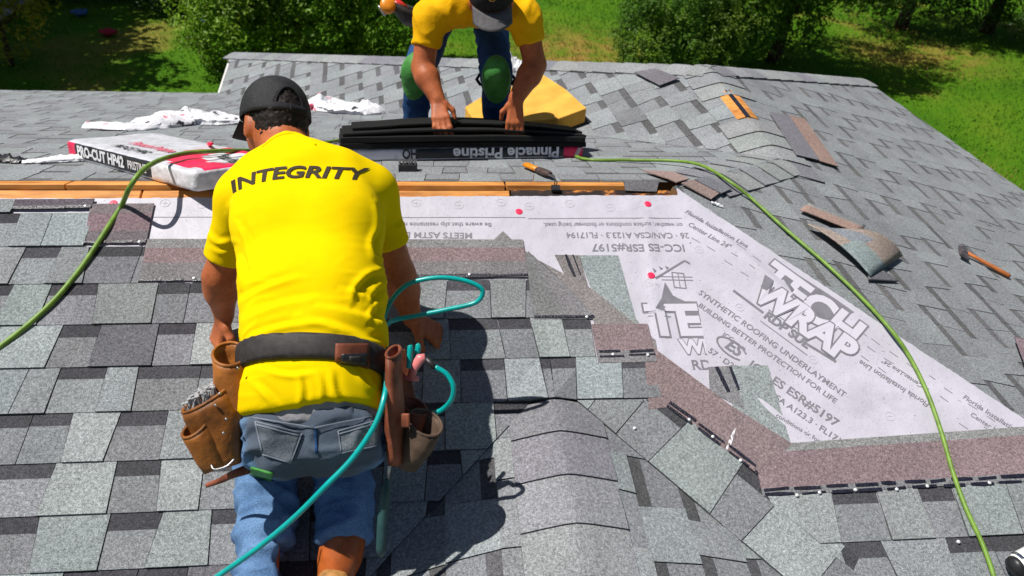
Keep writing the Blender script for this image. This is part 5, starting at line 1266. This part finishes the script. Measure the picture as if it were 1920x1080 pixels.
V, Q = solid(jeans2_f, lo2, hi2, .008); nmesh('jeans', V, Q, DEN2, man, lambda P, N: np.maximum(ridged(P, 11., 8., A2, (.6, 1.5, 1))-.25, 0)*.009+.004*nz(P, 8., 3.))
for s in 'LR':
    k = W['knee'+s]; fwd = nrm(cvec(-.1 if s == 'L' else .05, .0, -1)); a = nrm(W['ank'+s]-W['knee'+s]); sd = nrm(np.cross(a, fwd)); fw = np.cross(sd, a); AA = np.array([sd, a, fw])
    lg = lambda P: smin(cap_(P, W['hip'+s], k, .084, .064), cap_(P, k, W['ank'+s], .062, .056), .03)
    def f(P): return smax(smax(lg(P)-.020, ell_(P, k+a*.015+fw*.05, AA, (.064, .110, .09)), .012), half_(P, k+fw*.01, -fw), .008)
    V, Q = solid(f, k-.16, k+.16, .006); kp = nmesh('knee_pad', V, Q, GPAD, man, lambda P, N: .002*nz(P, 30., 1.))
    q = MB(); q.tube([k+a*.05+sd*.07+fw*.03, k+a*.055+sd*.085-fw*.02, k+a*.05+sd*.06-fw*.08, k+a*.05-sd*.06-fw*.08, k+a*.055-sd*.085-fw*.02, k+a*.05-sd*.07+fw*.03], .007, 8, flat=1); q.build('strap', CAPM, kp, True)
    b = W['ank'+s]
    def fb(P): return smin(cap_(P, b-a*.06, b+a*.02, .05, .045), cap_(P, b+a*.03, b+a*.035+cvec(0, .05, -.16), .045, .038), .03)
    V, Q = solid(fb, b-.26, b+.26, .008); nmesh('boot', V, Q, BOOTM, man)
# tools at his hip
tp = thing('tool_pouch', 'black hip pouch of tools at the standing worker\'s side', 'tool pouch', at(765, 30, ZB+.35))
bag('pocket', at(752, 8, ZB+.32), cvec(.075, .03, .0), cvec(.0, -.03, .07), at(772, 44, ZB+.32), cvec(.04, .0, 0), cvec(0, 0, .04), BELT, tp, seed=3.)
q = MB(); q.tube([at(745, -8, ZB+.30), at(800, -12, ZB+.36), at(850, -12, ZB+.42)], .02, 8, flat=.5); q.build('belt', BELT, tp, True)
tm = thing('tape_measure', 'round orange tape measure in the standing worker\'s hip pouch', 'tape measure', at(727, 18, ZB+.27)); q = MB(); q.lathe(at(727, 14, ZB+.275), cvec(.25, -.1, -1), [(.026, 0), (.036, .008), (.036, .03), (.028, .038), (.010, .040)], 20); q.build('case', ORG, tm, True)
q = MB(); q.tube([at(722, 28, ZB+.28), at(712, 14, ZB+.28), at(709, 10, ZB+.28)], [.008, .007, .004], 8); q.build('tape_end', STEEL, tm, True)
rd = thing('chalk_reel', 'red chalk line reel beside the orange tape measure', 'tool', at(748, 6, ZB+.27)); RED = varied('red_plastic', (.6, .03, .02), .35, .5, 30, .85, 1.1, .1)
q = MB(); q.tube([at(735, 2, ZB+.27), at(748, 6, ZB+.27), at(764, 14, ZB+.28)], [.018, .024, .012], 10, flat=.6); q.build('case', RED, rd, True); q = MB(); q.tube([at(764, 14, ZB+.28), at(770, 24, ZB+.29)], .008, 8); q.build('nozzle', BLACKP, rd, True)

# ------------------------------------------------------------------ garden
def gnd(px, py): d = ray(px, py); k = (ZGND-C[2])/d[2]; return C+k*d
GR_ = mat('lawn', (.08, .17, .01), .95, .1)
gn = noise_tex(GR_, .7, 5, .6); gf = noise_tex(GR_, 22, 3, .7); gd = noise_tex(GR_, .35, 4, .55)
c_ = ramp(GR_, gn, [(.30, (.055, .16, .006)), (.5, (.085, .21, .007)), (.68, (.13, .23, .012))]); c_ = mul(GR_, c_, ramp(GR_, gf, [(.3, .75), (.7, 1.2)]))
mx = nd(GR_, 'ShaderNodeMix', data_type='RGBA'); GR_.node_tree.links.new(ramp(GR_, gd, [(.57, 0.), (.68, .6)]), mx.inputs[0]); GR_.node_tree.links.new(c_, mx.inputs[6]); mx.inputs[7].default_value = (.30, .21, .055, 1); setc(GR_, mx.outputs[2]); bump(GR_, gf, .8, .05)
n_ = 60; V = []; Fc = []
xs = np.concatenate([np.linspace(-150, -16, 10), np.linspace(-14, 20, 80), np.linspace(22, 160, 10)]); ys = np.concatenate([np.linspace(-80, 2, 8), np.linspace(4, 30, 70), np.linspace(33, 200, 12)])
for y in ys:
    for x in xs: V.append((x, y, ZGND+(.05*noise.noise(Vector((x*.5, y*.5, 0))) if 4 < y < 33 else 0)-.05))
Fc = [(j*len(xs)+i, j*len(xs)+i+1, (j+1)*len(xs)+i+1, (j+1)*len(xs)+i) for j in range(len(ys)-1) for i in range(len(xs)-1)]
o = mesh('ground', V, Fc, GR_, None, True); o['kind'] = 'structure'
DRY = [(gnd(1085, 85), 1.1), (gnd(1060, 110), .9), (gnd(1650, 95), .7), (gnd(1790, 105), .8)]
dry = lambda x, y: min(1., sum(math.exp(-((x-p[0])**2+(y-p[1])**2)/r**2) for p, r in DRY))
dc = o.data.color_attributes.new('dry', 'FLOAT_COLOR', 'POINT'); dc.data.foreach_set('color', [c_ for v in V for c_ in [dry(v[0], v[1])]*4])
va_ = nd(GR_, 'ShaderNodeVertexColor'); va_.layer_name = 'dry'; mx2 = nd(GR_, 'ShaderNodeMix', data_type='RGBA'); mm = nd(GR_, 'ShaderNodeMath', operation='MULTIPLY'); LK = GR_.node_tree.links
LK.new(va_.outputs[0], mm.inputs[0]); LK.new(ramp(GR_, noise_tex(GR_, 2.5, 4, .6), [(.35, .1), (.6, 1.)]), mm.inputs[1]); LK.new(mm.outputs[0], mx2.inputs[0]); LK.new(mx.outputs[2], mx2.inputs[6]); mx2.inputs[7].default_value = (.33, .22, .05, 1); setc(GR_, mul(GR_, mx2.outputs[2], (.82, .82, .82)))
g0 = gnd(-60, 20); PAV = varied('grey_gravel_drive', (.30, .29, .33), .9, .15, 12, .7, 1.2, .6, .02, 60)
o = mesh('driveway', [(g0[0]-9, g0[1]-3, ZGND+.03), (g0[0]+.9, g0[1]-1.6, ZGND+.03), (g0[0]+1.3, g0[1]+12, ZGND+.03), (g0[0]-9, g0[1]+12, ZGND+.03)], [(0, 1, 2, 3)], PAV); o['kind'] = 'structure'
# grass blades
GB, gt = tinted('grass_blades', .8, .2); setc(GB, gt)
q = MB(); Vb = []; Fb = []; Tb = []
for k in range(90000):
    x, y = random.uniform(-9.5, 15), random.uniform(5.5, 24)
    if -2.4 < x < 4.3 and y < 6: continue
    h = random.uniform(.03, .075); a = random.uniform(0, 6.28); w_ = random.uniform(.006, .014); lx, ly = random.uniform(-.05, .05), random.uniform(-.05, .05)
    p = noise.noise(Vector((x*.35, y*.35, 7.))); b = len(Vb); z = ZGND-.04
    Vb += [(x-math.cos(a)*w_, y-math.sin(a)*w_, z), (x+math.cos(a)*w_, y+math.sin(a)*w_, z), (x+lx, y+ly, z+h)]; Fb.append((b, b+1, b+2))
    d_ = min(1, max(0, (p-.16)*3)+.9*dry(x, y)); g_ = random.uniform(.85, 1.15); Tb.append(((.062+.17*d_)*g_, (.165-.01*d_)*g_, (.005+.03*d_)*g_))
o = mesh('grass', Vb, Fb, GB, None, False, Tb); o['kind'] = 'stuff'; o['label'] = 'short green lawn grass around the house'; o['category'] = 'grass'
# foliage
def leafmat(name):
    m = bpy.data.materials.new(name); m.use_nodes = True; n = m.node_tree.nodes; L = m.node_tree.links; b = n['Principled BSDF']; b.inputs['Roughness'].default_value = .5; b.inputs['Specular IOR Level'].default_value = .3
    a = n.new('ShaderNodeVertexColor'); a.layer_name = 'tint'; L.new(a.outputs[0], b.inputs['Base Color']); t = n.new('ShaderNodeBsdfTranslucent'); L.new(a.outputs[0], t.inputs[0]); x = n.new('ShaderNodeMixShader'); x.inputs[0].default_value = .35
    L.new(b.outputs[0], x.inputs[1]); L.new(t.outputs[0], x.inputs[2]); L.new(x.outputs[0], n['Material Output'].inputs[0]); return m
LM = leafmat('leaves'); BARK = varied('bark', (.07, .05, .035), .9, .1, 14, .6, 1.4, .8, .02, 40)
def tree(name, base, height, lobes, leaf, n_leaf, col, label, cat, group, trunk_r=.10, twig=12, colv=.35, cl=.16):
    """lobes: list of (offset from base, radii); leaves hang in clumps near the surface of each lobe"""
    base = np.asarray(base, float); base[2] = ZGND-.05
    root = thing(name, label, cat, base, group); t = MB(); cen = np.mean([l[0] for l in lobes], 0)
    tr = spline([base, base+np.array([.05, .03, height*.25]), base+np.array([cen[0]*.6, cen[1]*.6, height*.55])], 5); t.tube(tr, list(np.linspace(trunk_r, trunk_r*.5, len(tr))), 8)
    for o_, r in lobes:
        e = base+np.asarray(o_); m_ = tr[len(tr)//2]; t.tube(spline([m_, (m_+e)/2+np.array([.05, .02, -.08]), e], 4), list(np.linspace(trunk_r*.5, trunk_r*.12, 9)), 6)
    t.build('trunk', BARK, root, True)
    VS = []; TS_ = []; vol = np.array([np.prod(l[1])**(2/3) for l in lobes]); vol /= vol.sum()
    un = lambda a: a/np.linalg.norm(a, axis=-1, keepdims=True)
    for (o_, r), f in zip(lobes, vol):
        c = base+np.asarray(o_); r = np.asarray(r); m_ = int(n_leaf*f/twig)
        v = un(rng.normal(size=(m_, 3))); rad = rng.uniform(.55, 1.06, m_)**.8
        wob = np.array([noise.noise(Vector(q*2.6+c)) for q in v]); tp = c+v*r*(rad*(1+.25*wob))[:, None]
        ok = tp[:, 2] > ZGND+.05; tp, v = tp[ok], v[ok]; m_ = len(tp)
        tone = np.array([1+colv*noise.noise(Vector(q*1.6)) for q in tp])*rng.uniform(.75, 1.25, m_); yl = np.array([max(0, noise.noise(Vector(q*1.1)+Vector((9, 3, 1)))) for q in tp])
        dr = un(v+np.array([0, 0, -.35])+rng.normal(size=(m_, 3))*.35)
        T3 = lambda a: np.repeat(a, twig, 0)
        n2 = m_*twig; p = T3(tp)+T3(dr)*(cl*rng.uniform(-.6, 1, n2))[:, None]+rng.normal(size=(n2, 3))*cl*.33
        nn = un(rng.normal(size=(n2, 3))*.7+np.array([0, 0, .8])+T3(v)*.6); a_ = un(np.cross(nn, rng.normal(size=(n2, 3)))); b_ = np.cross(nn, a_); sz = (leaf*rng.uniform(.6, 1.2, n2))[:, None]
        VS.append(np.stack([p-a_*sz*.5, p+b_*sz*.27+nn*sz*.06, p+a_*sz*.55-nn*sz*.1, p-b_*sz*.27+nn*sz*.06], 1).reshape(-1, 3))
        g = T3(tone)*rng.uniform(.8, 1.2, n2); y2 = T3(yl); TS_.append(np.stack([col[0]*g*(1+y2*.9), col[1]*g*(1+y2*.15), col[2]*g, np.ones(n2)], 1))
    V = np.concatenate(VS); Tn = np.concatenate(TS_); Q = np.arange(len(V)).reshape(-1, 4)
    cr = nmesh('crown', V, Q, LM, root); cr.data.polygons.foreach_set('use_smooth', np.zeros(len(Q), bool))
    ca = cr.data.color_attributes.new('tint', 'FLOAT_COLOR', 'CORNER'); ca.data.foreach_set('color', np.repeat(Tn, 4, 0).astype(np.float32).ravel())
    return root
def at_g(px, py): p = gnd(px, py); return np.array([p[0], p[1], ZGND])
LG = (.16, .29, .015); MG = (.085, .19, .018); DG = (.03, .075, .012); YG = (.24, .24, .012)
GRP = 'shrubs and trees behind the roof'
b = at_g(475, 122); tree('leafy_shrub', b, 2.2, [((-.2, 0, .9), (.9, .8, .9)), ((.6, .2, 1.3), (.9, .8, .9)), ((.1, .3, 1.9), (1.1, .9, .8))], .085, 22000, LG, 'bright green shrub with dangling leaves above the wing eave', 'shrub', GRP)
b = at_g(650, 126); tree('leafy_shrub', b, 2.4, [((-.3, .1, 1.0), (.9, .8, .9)), ((.7, .1, 1.1), (.9, .8, 1.0)), ((.2, .2, 2.0), (1.2, .9, .8)), ((1.3, .4, 1.6), (.7, .6, .8))], .085, 26000, (.14, .27, .015), 'bright green shrub left of the standing worker', 'shrub', GRP)
b = at_g(1250, 138); tree('round_shrub', b, 2.2, [((-.4, 0, .75), (.75, .8, .8)), ((.5, -.1, .8), (.9, .8, .9)), ((0, .2, 1.6), (1.2, .9, .9)), ((1.2, .2, 1.2), (.9, .8, 1.))], .065, 34000, MG, 'dense rounded green shrub right of the standing worker', 'shrub', GRP, cl=.11)
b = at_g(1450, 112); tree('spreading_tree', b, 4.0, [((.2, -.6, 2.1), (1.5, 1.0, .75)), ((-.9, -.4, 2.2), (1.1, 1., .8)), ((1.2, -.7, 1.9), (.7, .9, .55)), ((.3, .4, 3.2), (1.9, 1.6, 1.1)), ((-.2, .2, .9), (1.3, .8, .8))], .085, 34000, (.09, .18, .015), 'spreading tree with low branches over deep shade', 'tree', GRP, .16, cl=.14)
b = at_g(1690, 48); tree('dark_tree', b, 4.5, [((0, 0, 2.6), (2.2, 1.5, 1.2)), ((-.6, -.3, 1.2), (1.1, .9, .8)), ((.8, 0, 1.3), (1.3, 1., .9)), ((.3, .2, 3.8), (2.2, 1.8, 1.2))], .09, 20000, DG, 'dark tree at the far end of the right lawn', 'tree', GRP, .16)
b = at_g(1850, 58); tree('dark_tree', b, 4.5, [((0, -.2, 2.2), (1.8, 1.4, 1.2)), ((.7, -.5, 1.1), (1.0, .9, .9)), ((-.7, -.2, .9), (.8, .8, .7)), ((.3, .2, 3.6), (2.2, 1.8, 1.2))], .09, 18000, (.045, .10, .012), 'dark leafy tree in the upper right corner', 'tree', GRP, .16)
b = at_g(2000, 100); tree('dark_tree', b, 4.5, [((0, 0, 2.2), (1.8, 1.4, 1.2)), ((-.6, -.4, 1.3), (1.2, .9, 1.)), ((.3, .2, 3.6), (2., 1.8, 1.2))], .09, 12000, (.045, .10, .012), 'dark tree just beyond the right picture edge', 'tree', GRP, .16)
b = at_g(20, 118); tree('yellow_leaved_tree', b, 2.6, [((.0, 0, .75), (.75, .5, .6)), ((-.3, 0, 1.5), (.9, .6, .6)), ((.55, .1, 1.35), (.55, .5, .45))], .075, 4500, YG, 'sparse yellow green sapling in the upper left corner', 'tree', GRP, .05, cl=.13)
# taller trees past the top of the picture shade the left lawn
for k, (px, py, dx, h, lab) in enumerate(((90, 145, -3.2, 7., 'tall shade tree left of the house, past the drive'), (-60, 120, -2.6, 6.5, 'tall shade tree at the far left of the garden'), (70, 50, -3.4, 7.5, 'tall shade tree behind the shaded left lawn'), (150, 8, -3.4, 7., 'shade tree between left lawn and bright shrubs'))):
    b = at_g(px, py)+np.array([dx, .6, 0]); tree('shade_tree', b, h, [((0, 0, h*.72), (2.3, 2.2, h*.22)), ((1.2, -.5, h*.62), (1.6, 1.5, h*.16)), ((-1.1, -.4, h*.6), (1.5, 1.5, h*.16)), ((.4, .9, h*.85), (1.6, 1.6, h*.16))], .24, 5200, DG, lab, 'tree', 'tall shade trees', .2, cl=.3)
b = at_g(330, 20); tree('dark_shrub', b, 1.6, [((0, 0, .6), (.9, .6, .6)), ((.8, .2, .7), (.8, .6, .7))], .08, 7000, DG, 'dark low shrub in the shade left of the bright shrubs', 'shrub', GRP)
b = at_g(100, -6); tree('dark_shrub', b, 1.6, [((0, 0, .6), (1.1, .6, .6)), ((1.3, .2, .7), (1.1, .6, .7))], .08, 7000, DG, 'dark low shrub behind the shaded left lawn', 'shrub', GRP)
for px, py, c, lab in ((205, 66, (.35, .02, .04), 'small red scrap lying on the shaded left lawn'), (150, 28, (.06, .13, .32), 'small blue bag lying in the shade, upper left'), (380, 44, (.04, .08, .25), 'small dark blue bag lying beside the bright shrub')):
    P = at_g(px, py); m_ = MB(); m_.sphere(P+np.array([0, 0, .06]), (.17, .12, .05), 12, 7); o = m_.build('lawn_scrap', mat('scrap_cloth', c, .7, .2), None, True)
    for v in o.data.vertices: v.co += Vector(v.normal)*(.07*noise.noise(v.co*13))
    tag(o, lab, 'scrap')
